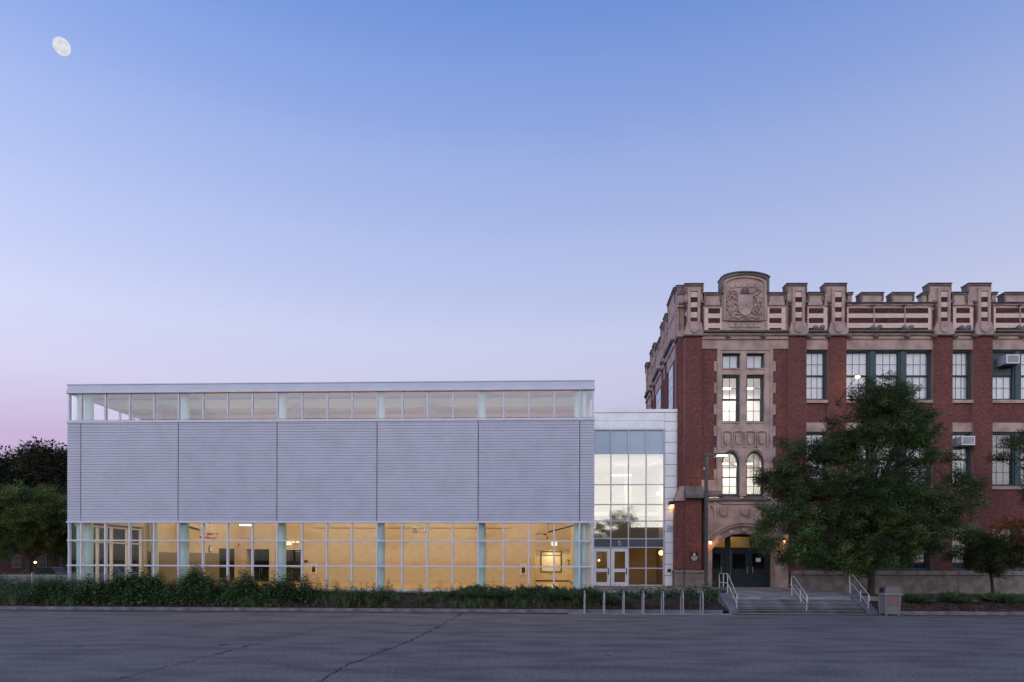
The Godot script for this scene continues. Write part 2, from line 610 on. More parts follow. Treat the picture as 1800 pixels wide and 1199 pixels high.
	for seg in [[14.22, 17.2], [17.22, 20.2], [20.22, 24.0], [24.02, 34.0]]:
		var c2 := put(self, "bed_edging", box_mesh(Vector3(seg[1] - seg[0], 0.16, 0.14), 0.015), M.concrete, Vector3((seg[0] + seg[1]) * 0.5, 0.42, -31.5))
		c2.set_meta("kind", "structure")

# ------------------------------------------------------------------ gymnasium
const GX0 := -22.0
const GX1 := 2.40
const GZ := -31.0
const GB := -48.9
const FLOOR := 0.66

func gymnasium() -> void:
	var g := thing("gymnasium", "long flat-roofed gymnasium of ribbed grey metal over a lit glass wall", "building")
	# bands, from the ground up: kerb, glass, siding, sill, clerestory, fascia
	bx(g, "base_curb", M.concrete, GX0 - 0.02, GX1 + 0.02, 0.0, 0.80, GZ - 0.30, GZ + 0.06)
	bx(g, "base_curb", M.concrete, GX0 - 0.02, GX0 + 0.28, 0.0, 0.80, GB, GZ - 0.31)
	bx(g, "base_curb", M.concrete, GX1 - 0.28, GX1 + 0.02, 0.0, 0.80, GB, GZ - 0.31)
	var jx := [-21.39, -16.755, -12.11, -7.465, -2.82, 1.785]
	var mx := [GX0 + 0.03]
	for i in 5:
		for k in 4:
			mx.append(lerpf(jx[i], jx[i + 1], k / 4.0))
	mx.append(jx[5])
	mx.append(GX1 - 0.03)
	# lower glass wall
	var rows := [0.86, 1.95, 3.115, 3.955]
	glazed(g, mx, rows, GZ, M.glass, 0.075, 0.17, 0.07, 0.055)
	bx(g, "window_sill", M.frame_metal, GX0 - 0.03, GX1 + 0.03, 0.80, 0.875, GZ - 0.16, GZ + 0.10)
	# ribbed siding in panels with open joints
	var px := [GX0 - 0.05]
	px.append_array(jx)
	px.append(GX1 + 0.05)
	for i in range(px.size() - 1):
		put(g, "siding_panel", ribbed(px[i] + 0.018, px[i + 1] - 0.018, 4.02, 8.58), M[["siding", "siding_b", "siding_c"][(i * 2) % 3]], Vector3(0, 0, GZ + 0.03))
	for x in jx:
		bx(g, "joint_strip", M.joint, x - 0.022, x + 0.022, 4.0, 8.6, GZ - 0.03, GZ + 0.012)
	bx(g, "bottom_trim", M.frame_metal, GX0 - 0.06, GX1 + 0.06, 3.93, 4.02, GZ - 0.22, GZ + 0.09)
	bx(g, "backing_wall", M.gym_wall, GX0 + 0.02, GX1 - 0.02, 4.0, 8.62, GZ - 0.28, GZ - 0.032)
	# side siding (left return is seen edge-on; right return above the link)
	for s in [[GX0 + 0.02, -1.0], [GX1 - 0.02, 1.0]]:
		var wall := ribbed(0.0, 17.7, 4.02, 8.58)
		var o := put(g, "siding_panel", wall, M.siding, Vector3(s[0], 0, GZ - 0.05 if s[1] > 0 else GZ - 17.75), Basis(Vector3.UP, PI / 2 if s[1] > 0 else -PI / 2))
		o.position.x = s[0]
	bx(g, "backing_wall", M.gym_wall, GX0 + 0.03, GX0 + 0.25, 4.0, 8.62, GB, GZ - 0.29)
	bx(g, "backing_wall", M.gym_wall, GX1 - 0.25, GX1 - 0.03, 4.0, 8.62, GB, GZ - 0.29)
	bx(g, "sill_trim", M.frame_metal, GX0 - 0.05, GX1 + 0.05, 8.58, 8.70, GZ - 0.30, GZ + 0.09)
	bx(g, "sill_trim", M.frame_metal, GX0 - 0.08, GX0 + 0.28, 8.58, 8.70, GB, GZ - 0.31)
	bx(g, "sill_trim", M.frame_metal, GX1 - 0.28, GX1 + 0.08, 8.58, 8.70, GB, GZ - 0.31)
	# clerestory
	glazed(g, mx, [8.72, 9.94], GZ, M.clerestory_glass, 0.075, 0.17, 0.05, 0.05)
	# side clerestories: open to the sky on the left
	var zs := []
	for k in 9:
		zs.append(GZ - 0.2 - k * 1.2)
	for k in range(zs.size() - 1):
		for s in [GX0 + 0.05, GX1 - 0.05]:
			bx(g, "pane", M.clerestory_glass, s - 0.006, s + 0.006, 8.72, 9.94, zs[k + 1] + 0.04, zs[k] - 0.04)
			bx(g, "mullion", M.frame_metal, s - 0.06, s + 0.06, 8.70, 9.95, zs[k + 1] - 0.035, zs[k + 1] + 0.035)
	for s in [GX0 + 0.05, GX1 - 0.05]:
		bx(g, "upper_wall", M.gym_wall, s - 0.08, s + 0.08, 8.70, 9.95, GB, zs[8] - 0.04)
	# fascia and roof
	bx(g, "fascia", M.fascia, GX0 - 0.03, GX1 + 0.03, 10.10, 10.34, GZ - 0.2, GZ + 0.08, 0.012)
	bx(g, "fascia_lip", M.frame_metal, GX0 - 0.05, GX1 + 0.05, 9.945, 10.098, GZ - 0.2, GZ + 0.14, 0.012)
	bx(g, "coping", M.frame_metal, GX0 - 0.05, GX1 + 0.05, 10.342, 10.39, GZ - 0.25, GZ + 0.10, 0.012)
	for s in [[GX0 - 0.03, GX0 + 0.2], [GX1 - 0.2, GX1 + 0.03]]:
		bx(g, "fascia", M.fascia, s[0], s[1], 10.10, 10.34, GB, GZ - 0.21)
		bx(g, "fascia_lip", M.frame_metal, s[0] - 0.02, s[1] + 0.02, 9.945, 10.098, GB, GZ - 0.21)
		bx(g, "coping", M.frame_metal, s[0] - 0.02, s[1] + 0.02, 10.342, 10.39, GB, GZ - 0.26)
	bx(g, "roof", M.fascia, GX0 + 0.2, GX1 - 0.2, 10.12, 10.22, GB - 0.2, GZ - 0.22)
	bx(g, "ceiling", M.gym_ceiling, GX0 + 0.2, GX1 - 0.2, 10.0, 10.10, GB - 0.2, GZ - 0.22)

# a grid of mullions, transoms and panes in the plane z
func glazed(p: Node, xs: Array, ys: Array, z: float, m: Material, mw: float, md: float, tw: float, proud: float) -> void:
	for x in xs:
		bx(p, "mullion", M.frame_metal, x - mw * 0.5, x + mw * 0.5, ys[0], ys[ys.size() - 1], z - md + proud, z + proud)
	for i in ys.size():
		if i > 0 and i < ys.size() - 1:
			bx(p, "transom", M.frame_metal, xs[0] - mw, xs[xs.size() - 1] + mw, ys[i] - tw * 0.5, ys[i] + tw * 0.5, z - md * 0.8 + proud, z + proud + 0.012)
	for i in range(xs.size() - 1):
		for j in range(ys.size() - 1):
			bx(p, "pane", m, xs[i] + mw * 0.5, xs[i + 1] - mw * 0.5, ys[j] + tw * 0.4, ys[j + 1] - tw * 0.4, z - 0.006, z + 0.006, 0.0005)

func ribbed(x0: float, x1: float, y0: float, y1: float) -> Mesh:
	var st := mk()
	var n := 37
	var h := (y1 - y0) / n
	var prof := []
	for i in n:
		var y := y0 + i * h
		prof.append(Vector2(y, 0.0))
		prof.append(Vector2(y + h * 0.30, 0.0))
		prof.append(Vector2(y + h * 0.44, 0.028))
		prof.append(Vector2(y + h * 0.86, 0.028))
	prof.append(Vector2(y1, 0.0))
	for i in range(prof.size() - 1):
		var a: Vector2 = prof[i]
		var b: Vector2 = prof[i + 1]
		quad(st, Vector3(x0, b.x, b.y), Vector3(x1, b.x, b.y), Vector3(x1, a.x, a.y), Vector3(x0, a.x, a.y))
		for x in [x0, x1]:
			quad(st, Vector3(x, a.x, a.y), Vector3(x, b.x, b.y), Vector3(x, b.x, -0.03), Vector3(x, a.x, -0.03))
	return done(st)

func gym_interior() -> void:
	var g: Node3D = get_node("gymnasium")
	bx(g, "floor", M.gym_floor, GX0 + 0.26, GX1 - 0.26, 0.3, FLOOR, GB - 2.0, GZ - 0.31)
	# back wall with its openings
	var b := GB
	for r in [[-21.95, -21.38, FLOOR, 3.0], [-19.69, -19.23, FLOOR, 3.0], [-17.30, -0.34, FLOOR, 3.0], [-21.95, GX1 - 0.1, 3.0, 10.0]]:
		bx(g, "back_wall", M.gym_wall, r[0], r[1], r[2], r[3], b - 0.2, b, 0.001)
	bx(g, "wall_band", M.gym_wall, -16.35, -2.05, 4.56, 5.4, b + 0.002, b + 0.07)
	# left wall: a glazed front part, then solid wall
	var zf := -36.6
	bx(g, "side_wall", M.gym_wall, GX0 + 0.08, GX0 + 0.24, FLOOR, 4.0, b, zf - 0.06, 0.001)
	bx(g, "wall_pad", M.gym_dado, GX0 + 0.24, GX0 + 0.30, FLOOR, 2.66, -45.4, zf - 0.4)
	bx(g, "side_wall", M.gym_wall, GX1 - 0.24, GX1 - 0.08, FLOOR, 4.0, b, zf - 0.06, 0.001)
	for s in [GX0 + 0.12, GX1 - 0.12]:
		for z in [-31.9, -32.9, -34.0, -35.3, -36.55]:
			bx(g, "side_mullion", M.cream_frame, s - 0.07, s + 0.07, 0.80, 3.9, z - 0.04, z + 0.04)
		for y in [0.84, 1.95, 3.08, 3.86]:
			bx(g, "side_transom", M.cream_frame, s - 0.06, s + 0.06, y - 0.035, y + 0.035, -36.5, -31.3)
		bx(g, "side_pane", M.glass, s - 0.006, s + 0.006, 0.85, 3.85, -36.5, -31.25, 0.0005)
		# round corner post just inside the glass
	for x in [GX0 + 0.30, 2.00]:
		put(g, "corner_post", cyl(0.105, 9.3), M.column_paint, Vector3(x, FLOOR + 4.65, GZ - 0.30))
	for x in [-21.40, -16.745, -12.09, -7.42, -2.71, 1.735]:
		put(g, "column", cyl(0.19, 9.3), M.column_paint, Vector3(x, FLOOR + 4.65, GZ - 0.55))
	put(g, "column", cyl(0.19, 9.3), M.column_paint, Vector3(-21.45, FLOOR + 4.65, -37.2))
	# ceiling structure seen through the clerestory
	for k in 4:
		bx(g, "roof_beam", M.gym_beam, GX0 + 0.3, GX1 - 0.3, 9.84, 9.99, -35.4 - k * 1.9, -35.3 - k * 1.9)
	bx(g, "soffit_strip", M.pale_soffit, GX0 + 0.3, GX1 - 0.3, 9.90, 9.99, -34.0, -32.2)
	for x in [-19.0, -12.3, -5.6]:
		put(g, "duct", tube_mesh([Vector3(x, 9.5, -33.3), Vector3(x + 1.0, 9.4, -36.0), Vector3(x + 1.4, 9.4, -42.0)], 0.28, 12), M.gym_beam)
	# doors and dark openings in the back wall
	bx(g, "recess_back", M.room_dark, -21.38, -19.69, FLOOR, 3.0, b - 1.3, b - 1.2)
	bx(g, "recess_side", M.gym_wall, -21.55, -21.38, FLOOR, 3.0, b - 1.2, b - 0.2)
	bx(g, "recess_side", M.gym_wall, -19.69, -19.55, FLOOR, 3.0, b - 1.2, b - 0.2)
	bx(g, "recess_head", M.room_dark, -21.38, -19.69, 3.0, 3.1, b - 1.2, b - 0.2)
	for x in [-19.22, -18.26]:
		var d := bx(g, "door", M.gym_door, x, x + 0.94, FLOOR, 2.97, b - 0.14, b - 0.08)
		bx(d, "panic_bar", M.steel, -0.40, 0.40, -0.18, -0.12, 0.035, 0.09)
		bx(d, "door_closer", M.steel, 0.0, 0.38, 0.98, 1.05, 0.035, 0.08)
	var ld := bx(g, "door", M.gym_door, GX0 + 0.24, GX0 + 0.29, FLOOR, 3.0, -46.55, -45.45)
	bx(ld, "panic_bar", M.steel, 0.03, 0.08, -0.18, -0.12, -0.45, 0.45)
	bx(g, "door", M.gym_door, GX0 + 0.24, GX0 + 0.29, FLOOR, 3.0, -47.7, -46.6)
	# lit room behind the opening at the right end
	bx(g, "niche_wall", M.room_cream, -0.5, 2.3, FLOOR, 3.2, b - 2.15, b - 2.05)
	bx(g, "niche_side", M.room_cream, -0.44, -0.34, FLOOR, 3.2, b - 2.05, b - 0.2)
	bx(g, "niche_side", M.room_cream, 2.2, 2.32, FLOOR, 3.2, b - 2.05, b - 0.2)
	bx(g, "niche_ceiling", M.room_cream, -0.34, 2.2, 3.05, 3.15, b - 2.05, b - 0.2)
	bx(g, "niche_base", M.gym_door, -0.34, 2.2, FLOOR, FLOOR + 0.10, b - 2.048, b - 2.02)
	var wz := b - 2.04
	var w := node(g, "niche_window", Vector3(0, 0, wz))
	bx(w, "frame", M.gym_door, 0.05, 0.12, 1.35, 2.92, 0.0, 0.05)
	bx(w, "frame", M.gym_door, 1.54, 1.61, 1.35, 2.92, 0.0, 0.05)
	bx(w, "frame", M.gym_door, 0.12, 1.54, 1.35, 1.42, 0.0, 0.05)
	bx(w, "frame", M.gym_door, 0.12, 1.54, 2.85, 2.92, 0.0, 0.05)
	bx(w, "frame", M.gym_door, 0.12, 1.54, 2.60, 2.65, 0.0, 0.05)
	bx(w, "blind", M.white, 0.12, 1.10, 1.42, 2.60, 0.0, 0.02)
	area(g, "niche_light", Vector3(0.9, 3.03, b - 1.2), Vector3.DOWN, Vector2(1.2, 0.5), Color(1.0, 0.86, 0.60), 2.6, 8.0)
	bx(g, "niche_lamp", M.lamp_warm, 0.3, 1.5, 3.035, 3.05, b - 1.45, b - 0.95)
	# high-bay lights, out of sight above the siding
	for ix in 4:
		for iz in 2:
			var p := Vector3(-19.0 + ix * 6.1, 8.6, -39.0 - iz * 6.0)
			var f := bx(g, "ceiling_light", M.lamp_warm, p.x - 0.6, p.x + 0.6, p.y, p.y + 0.06, p.z - 0.3, p.z + 0.3)
			bx(f, "housing", M.white, -0.62, 0.62, 0.032, 0.14, -0.32, 0.32)
			area(g, "high_bay_light", p + Vector3(0, -0.02, 0), Vector3.DOWN, Vector2(1.2, 0.6), Color(1.0, 0.92, 0.77), 14.5)
	bx(g, "strip_light", M.lamp_white, -21.0, -20.3, 4.62, 4.70, -47.2, -46.9)
	# loose things in the hall
	hoop(Vector3(-19.95, 0, -40.2), 1.0, "basketball backboard with red pad and hoop at the left end wall")
	hoop(Vector3(0.42, 0, -40.2), -1.0, "basketball hoop with red rim at the right end wall of the gym")
	var c := thing("wall_clock", "round wall clock beside the dark door on the left gym wall", "clock", Vector3(GX0 + 0.24, 2.95, -44.2))
	put(c, "rim", cyl(0.24, 0.06), M.black, Vector3(0.03, 0, 0), Basis(Vector3.BACK, PI / 2))
	put(c, "face", cyl(0.20, 0.02), M.white, Vector3(0.07, 0, 0), Basis(Vector3.BACK, PI / 2))
	bx(c, "hand", M.black, 0.08, 0.09, 0.0, 0.14, -0.01, 0.01)
	bx(c, "hand", M.black, 0.08, 0.09, -0.01, 0.01, 0.0, 0.10)
	var fa := thing("fire_alarm", "small red fire alarm on the left gym wall by the corner", "alarm", Vector3(GX0 + 0.24, 3.35, -48.4))
	bx(fa, "box", M.red, 0.0, 0.07, -0.14, 0.1, -0.08, 0.08)
	bx(fa, "strobe", M.white, 0.07, 0.11, 0.0, 0.08, -0.05, 0.05)
	for e in [[-18.25, 3.44, "exit sign over the dark double doors of the gym"], [1.02, 3.43, "exit sign over the lit opening at the gym's right end"]]:
		var s := thing("exit_sign", e[2], "sign", Vector3(e[0], e[1], b), 0.0, "exit signs in the gym")
		bx(s, "case", M.exit_glow, -0.19, 0.19, -0.13, 0.13, 0.005, 0.07)
		lettering(s, "lettering", "EXIT", 0.13, M.red, Vector3(0, 0, 0.075))
	var em := thing("emergency_light", "twin-headed emergency light glowing beside the exit sign", "lamp", Vector3(-17.72, 3.5, b))
	bx(em, "case", M.white, -0.10, 0.10, -0.08, 0.04, 0.005, 0.10)
	for s in [-0.15, 0.16]:
		put(em, "lamp_head", ball_mesh(Vector3(0.07, 0.07, 0.07), 10, 6), M.lamp_warm, Vector3(s, 0.05, 0.10))
	for e in [[-16.40, 1.60, "white fire extinguisher cabinet between the double doors and the first bare wall bay"], [-1.19, 1.59, "white fire extinguisher cabinet left of the lit opening"]]:
		var s := thing("extinguisher_cabinet", e[2], "cabinet", Vector3(e[0], e[1], b), 0.0, "extinguisher cabinets on the gym's back wall")
		for r in [[-0.22, -0.12, -0.36, 0.36], [0.12, 0.22, -0.36, 0.36], [-0.12, 0.12, 0.26, 0.36], [-0.12, 0.12, -0.36, -0.26]]:
			bx(s, "frame", M.white, r[0], r[1], r[2], r[3], 0.003, 0.05)
		bx(s, "back_panel", M.gym_door, -0.12, 0.12, -0.26, 0.26, 0.003, 0.015)
		put(s, "extinguisher", cyl(0.06, 0.34), M.dark_red, Vector3(0, -0.07, 0.08))
	var sp := thing("wall_speaker", "small white speaker box high on the gym's back wall", "speaker", Vector3(-9.0, 4.45, b))
	bx(sp, "case", M.white, -0.2, 0.2, -0.14, 0.14, 0.003, 0.16)
	bx(sp, "grille", M.steel, -0.16, 0.16, -0.1, 0.1, 0.16, 0.17)
	var cm := thing("dome_sensor", "pale dome sensor right of the speaker on the gym wall", "sensor", Vector3(-8.3, 4.38, b))
	put(cm, "dome", ball_mesh(Vector3(0.1, 0.1, 0.1), 10, 6), M.white, Vector3(0, 0, 0.08))
	bx(cm, "bracket", M.white, -0.04, 0.04, 0.05, 0.14, 0.003, 0.1)
	var cr := thing("card_reader", "small black box on the wall right of the double doors", "control box", Vector3(-16.97, 2.12, b))
	bx(cr, "case", M.black, -0.13, 0.13, -0.08, 0.08, 0.003, 0.06)
	bx(cr, "display", M.dark_metal, -0.08, 0.02, -0.04, 0.04, 0.06, 0.065)
	var po := thing("notice_board", "two notices, one white and one green, in the lit opening", "notice", Vector3(2.0, 2.09, b - 1.0))
	bx(po, "backing", M.black, -0.09, 0.197, -0.17, 0.2, -0.012, 0.0)
	bx(po, "white_sheet", M.white, -0.07, 0.05, -0.15, 0.15, 0.001, 0.006)
	bx(po, "green_sheet", mat("notice_green", Color(0.35, 0.5, 0.08)), 0.06, 0.19, -0.13, 0.14, 0.001, 0.006)
	var fl := thing("flag", "striped red and white flag hanging inside the gym's right glass corner", "flag", Vector3(2.10, 3.9, -34.6))
	put(fl, "pole", tube_mesh([Vector3(0.13, -0.2, 0), Vector3(-0.1, 0.35, 0.06)], 0.015), M.cream_frame)
	for k in 9:
		var s := mk()
		for j in 6:
			var y0 := -j * 0.16 + 0.2
			var f := func(y: float, a: int) -> Vector3: return Vector3(-0.02 + 0.03 * sin(a * 1.1 + y * 2.0), y, -0.14 + a * 0.035 + 0.05 * (0.2 - y) * (0.5 - a / 9.0))
			quad(s, f.call(y0, k), f.call(y0, k + 1), f.call(y0 - 0.16, k + 1), f.call(y0 - 0.16, k))
		put(fl, "stripe", done(s), M.red if k % 2 == 0 else M.white)
	for e in [[-20.9, 0.35, 0.0], [-20.25, 0.3, 0.5]]:
		var ch := thing("folded_cart", "dim metal cart of chairs in the dark storage opening" if e[2] == 0.0 else "dim metal rack beside the cart in the storage opening", "cart", Vector3(e[0], FLOOR, b - 0.75))
		for k in 4:
			bx(ch, "seat", M.dark_metal, -0.24, 0.24, 0.2 + k * 0.16, 0.23 + k * 0.16, -0.2, 0.2)
		for s in [-0.25, 0.25]:
			put(ch, "post", tube_mesh([Vector3(s, 0.0, 0.1), Vector3(s, 0.95, 0.1)], 0.015), M.steel)

func cyl(r: float, h: float) -> Mesh:
	var key := "cyl %.3f %.3f" % [r, h]
	if not box_cache.has(key):
		var c := CylinderMesh.new()
		c.top_radius = r
		c.bottom_radius = r
		c.height = h
		c.radial_segments = 24
		c.rings = 1
		box_cache[key] = c
	return box_cache[key]

func hoop(at: Vector3, dir: float, label: String) -> void:
	var h := thing("basketball_hoop", label, "hoop", at, 0.0, "basketball hoops in the gym")
	bx(h, "backboard", M.acryl, -0.015, 0.015, 3.62, 4.69, -0.9, 0.9)
	for r in [[3.60, 3.66, -0.9, 0.9], [4.66, 4.71, -0.9, 0.9], [3.66, 4.66, -0.92, -0.87], [3.66, 4.66, 0.87, 0.92]]:
		bx(h, "board_frame", M.white, -0.022, 0.022, r[0], r[1], r[2], r[3])
	for r in [[3.86, 3.91, -0.3, 0.3], [4.29, 4.34, -0.3, 0.3], [3.91, 4.29, -0.3, -0.25], [3.91, 4.29, 0.25, 0.3]]:
		bx(h, "target_frame", M.white, -0.026, 0.026, r[0], r[1], r[2], r[3])
	bx(h, "bottom_pad", M.red, -0.035, 0.035, 3.50, 3.598, -0.9, 0.9)
	bx(h, "bracket", M.red, minf(dir * 0.03, dir * 0.22), maxf(dir * 0.03, dir * 0.22), 3.70, 3.82, -0.12, 0.12)
	var pts := []
	for k in 25:
		pts.append(Vector3(dir * (0.22 + 0.23) + 0.23 * cos(TAU * k / 24), 3.80, 0.23 * sin(TAU * k / 24)))
	put(h, "rim", tube_mesh(pts, 0.014, 6), M.red)
	var st := mk()
	for k in 12:
		for s in [-1.0, 1.0]:
			var line := []
			for j in 5:
				var t = TAU * (k + s * j * 0.5) / 12.0
				var r := lerpf(0.23, 0.12, j / 4.0)
				line.append(Vector3(dir * 0.45 + r * cos(t), 3.80 - j * 0.11, r * sin(t)))
			tube(st, line, [0.006], 3, false)
	put(h, "net", done(st), M.net)
	var arm := mk()
	for s in [-0.4, 0.4]:
		tube(arm, [Vector3(-dir * 0.02, 4.4, s), Vector3(-dir * 1.6, 4.9, s)], [0.03])
		tube(arm, [Vector3(-dir * 0.02, 3.9, s), Vector3(-dir * 1.6, 4.3, s)], [0.03])
	put(h, "support_arm", done(arm), M.dark_metal)

# ------------------------------------------------------------------ glazed link
func link_building() -> void:
	var z := -40.6
	var g := thing("glazed_link", "white panelled glass link between the gymnasium and the brick school", "building")
	# white panels: two over the glass, a column of panels on the right
	bx(g, "wall_panel", M.white_panel, 2.45, 7.33, 10.50, 10.97, z - 0.25, z + 0.04)
	bx(g, "wall_panel", M.white_panel, 2.45, 7.33, 10.02, 10.49, z - 0.25, z + 0.04)
	bx(g, "coping", M.white_panel, 2.40, 8.26, 10.985, 11.17, z - 0.3, z + 0.09)
	var ys := [0.72, 1.36, 2.03, 2.667, 3.304, 3.95, 4.612, 5.25, 5.887, 6.558, 7.229, 7.9, 8.57, 9.208, 9.878, 10.449, 10.975]
	for i in range(ys.size() - 1):
		bx(g, "wall_panel", M.white_panel, 7.345, 8.22, ys[i] + 0.013, ys[i + 1] - 0.013, z - 0.25, z + 0.04)
	bx(g, "panel_backing", M.joint, 7.33, 8.20, 0.72, 10.97, z - 0.30, z - 0.26)
	bx(g, "side_wall", M.white_panel, 8.0, 8.22, 0.72, 10.97, -50.0, z - 0.31)
	bx(g, "roof", M.fascia, 2.45, 8.0, 10.6, 10.7, -50.0, z - 0.26)
	bx(g, "side_wall", M.link_wall, 2.45, 2.6, 0.72, 10.6, -50.0, z - 0.26)
	# curtain wall
	var xs := [3.17, 4.18, 5.215, 6.25, 7.285]
	for i in 5:
		bx(g, "mullion", M.frame_metal, xs[i] - 0.035, xs[i] + 0.035, 0.78 if i > 1 else 3.0, 10.0, z - 0.12, z + 0.05)
	for y in [9.98, 8.58, 6.731, 5.554, 4.578, 3.53, 3.02]:
		bx(g, "transom", M.frame_metal, 3.13, 7.32, y - 0.03, y + 0.03, z - 0.10, z + 0.06)
	for y in [1.787, 0.78]:
		bx(g, "transom", M.frame_metal, 5.215, 7.32, y - 0.035, y + 0.035, z - 0.10, z + 0.06)
	bx(g, "left_jamb", M.white_panel, 2.45, 3.135, 0.72, 10.0, z - 0.2, z + 0.02)
	var rows := [[3.56, 4.55, 0], [4.61, 5.52, 0], [5.58, 6.70, 0], [6.76, 8.55, 0], [8.61, 9.95, 1], [3.05, 3.50, 2]]
	for i in 4:
		for r in rows:
			if r[2] == 2:
				bx(g, "spandrel_panel", M.spandrel, xs[i] + 0.035, xs[i + 1] - 0.035, r[0], r[1], z - 0.02, z + 0.01)
				continue
			bx(g, "pane", M.glass if r[2] == 1 else M.link_glass, xs[i] + 0.035, xs[i + 1] - 0.035, r[0], r[1], z - 0.006, z + 0.006, 0.0005)
			if r[2] == 1:
				bx(g, "spandrel_panel", M.spandrel_light, xs[i] + 0.035, xs[i + 1] - 0.035, r[0], r[1], z - 0.10, z - 0.06)
		if i > 1:
			bx(g, "pane", M.glass, xs[i] + 0.035, xs[i + 1] - 0.035, 0.82, 1.75, z - 0.006, z + 0.006, 0.0005)
			bx(g, "pane", M.glass, xs[i] + 0.035, xs[i + 1] - 0.035, 1.83, 2.99, z - 0.006, z + 0.006, 0.0005)
	lettering(g, "door_number", "5", 0.28, M.sign_white, Vector3(4.69, 3.275, z + 0.018))
	# the pair of white doors
	for x in [3.14, 4.20]:
		var d := node(g, "door", Vector3(x, 0.74, z))
		for r in [[0.0, 0.19, 0.0, 2.22], [0.83, 1.02, 0.0, 2.22], [0.19, 0.83, 0.0, 0.22], [0.19, 0.83, 0.82, 1.02], [0.19, 0.83, 2.03, 2.22]]:
			bx(d, "frame", M.white_panel, r[0], r[1], r[2], r[3], -0.03, 0.04)
		bx(d, "glass_pane", M.glass, 0.19, 0.83, 0.22, 0.82, -0.004, 0.004, 0.0005)
		bx(d, "glass_pane", M.glass, 0.19, 0.83, 1.02, 2.03, -0.004, 0.004, 0.0005)
		bx(d, "handle", M.black, 0.88, 0.93, 0.66, 1.05, 0.06, 0.10)
	bx(g, "threshold", M.concrete, 3.1, 7.3, 0.70, 0.735, z - 0.2, z + 0.12)
	# inside: a low lobby, and over it a tall pale stair hall
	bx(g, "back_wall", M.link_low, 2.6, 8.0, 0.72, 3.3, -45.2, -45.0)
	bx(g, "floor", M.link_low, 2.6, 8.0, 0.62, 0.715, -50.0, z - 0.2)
	bx(g, "landing_slab", M.link_wall, 2.6, 8.0, 3.15, 3.45, -50.0, z - 0.13)
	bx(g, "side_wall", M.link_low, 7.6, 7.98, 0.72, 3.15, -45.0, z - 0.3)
	bx(g, "hall_wall", M.link_wall, 2.6, 8.0, 3.45, 10.6, -49.0, -48.9)
	bx(g, "hall_wall", M.link_wall, 7.7, 7.98, 3.45, 8.4, -48.9, z - 0.3)
	bx(g, "hall_ceiling", M.link_wall, 2.6, 8.0, 8.35, 8.5, -48.9, z - 0.14)
	bx(g, "mezzanine", M.link_wall, 2.6, 8.0, 5.15, 5.4, -48.9, -44.6)
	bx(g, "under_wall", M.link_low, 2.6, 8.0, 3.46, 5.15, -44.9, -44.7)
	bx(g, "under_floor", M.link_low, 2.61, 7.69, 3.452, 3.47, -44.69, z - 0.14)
	bx(g, "hall_column", M.link_wall, 5.55, 6.0, 5.4, 8.35, -45.6, -45.2)
	for y in [5.75, 6.1, 6.42]:
		put(g, "guard_rail", tube_mesh([Vector3(4.5, y, -44.65), Vector3(7.6, y, -44.65)], 0.02), M.steel)
	for x in [4.5, 5.5, 6.5, 7.5]:
		put(g, "guard_post", tube_mesh([Vector3(x, 5.4, -44.65), Vector3(x, 6.42, -44.65)], 0.02), M.steel)
	bx(g, "linear_light", M.lamp_white, 4.55, 5.75, 7.62, 7.70, -43.6, -43.5)
	area(g, "linear_lamp", Vector3(5.15, 7.60, -43.55), Vector3.DOWN, Vector2(1.2, 0.1), Color(1.0, 0.95, 0.86), 2.6, 12.0)
	var globes := [[7.42, 2.72, -42.2, 0.15, 1.5], [3.42, 2.33, -43.2, 0.09, 0.2], [3.78, 2.25, -44.0, 0.07, 0.15], [7.35, 6.4, -42.6, 0.13, 1.4], [3.3, 5.95, -44.3, 0.11, 0.5]]
	var what := ["round globe lamp shining in the lobby pane right of the white doors", "small amber globe lamp seen in the left white door", "smaller amber lamp deeper behind the left white door", "bright globe lamp high at the right edge of the link's upper glass", "pale globe lamp at the left of the link's upper hall"]
	for i in globes.size():
		var q: Array = globes[i]
		var l := thing("globe_lamp", what[i], "lamp", Vector3(q[0], q[1], q[2]), 0.0, "globe lamps in the link")
		put(l, "globe", ball_mesh(Vector3.ONE * float(q[3])), M.lamp_warm if i < 3 else M.lamp_white)
		var tops: Array = [3.15, 3.15, 3.15, 8.35, 8.35]
		put(l, "stem", tube_mesh([Vector3(0, q[3] * 0.95, 0), Vector3(0, float(tops[i]) - float(q[1]), 0)], 0.012), M.dark_metal)
		omni(l, "globe_light", Vector3.ZERO, Color(1.0, 0.78, 0.48) if i < 3 else Color(1.0, 0.92, 0.8), q[4], float(q[3]) * 0.8)
	# fittings on the right-hand panels
	var wp := thing("wall_light", "black box light glowing downwards on the link's white panels", "wall light", Vector3(7.86, 5.52, z + 0.045))
	bx(wp, "housing", M.black, -0.30, 0.22, 0.0, 0.20, 0.0, 0.30)
	bx(wp, "lens", M.lamp_warm, -0.24, 0.16, -0.02, -0.002, 0.05, 0.25)
	area(wp, "wall_lamp", Vector3(-0.04, -0.03, 0.15), Vector3.DOWN, Vector2(0.4, 0.2), Color(1.0, 0.76, 0.42), 0.5, 8.0)
	var ic := thing("intercom", "small square grey sign plate below the wall light", "sign", Vector3(7.66, 4.15, z + 0.045))
	bx(ic, "plate", M.siding, -0.18, 0.18, -0.2, 0.2, 0.0, 0.05)
	put(ic, "grille", cyl(0.09, 0.02), M.steel, Vector3(0, -0.02, 0.06), Basis(Vector3.RIGHT, PI / 2))
	var ob := thing("outlet_box", "small dark outlet box low on the white panels", "outlet box", Vector3(7.60, 1.66, z + 0.045))
	bx(ob, "case", M.dark_metal, -0.10, 0.10, -0.10, 0.10, 0.0, 0.07)
	bx(ob, "cover", M.black, -0.03, 0.08, -0.06, 0.06, 0.07, 0.08)

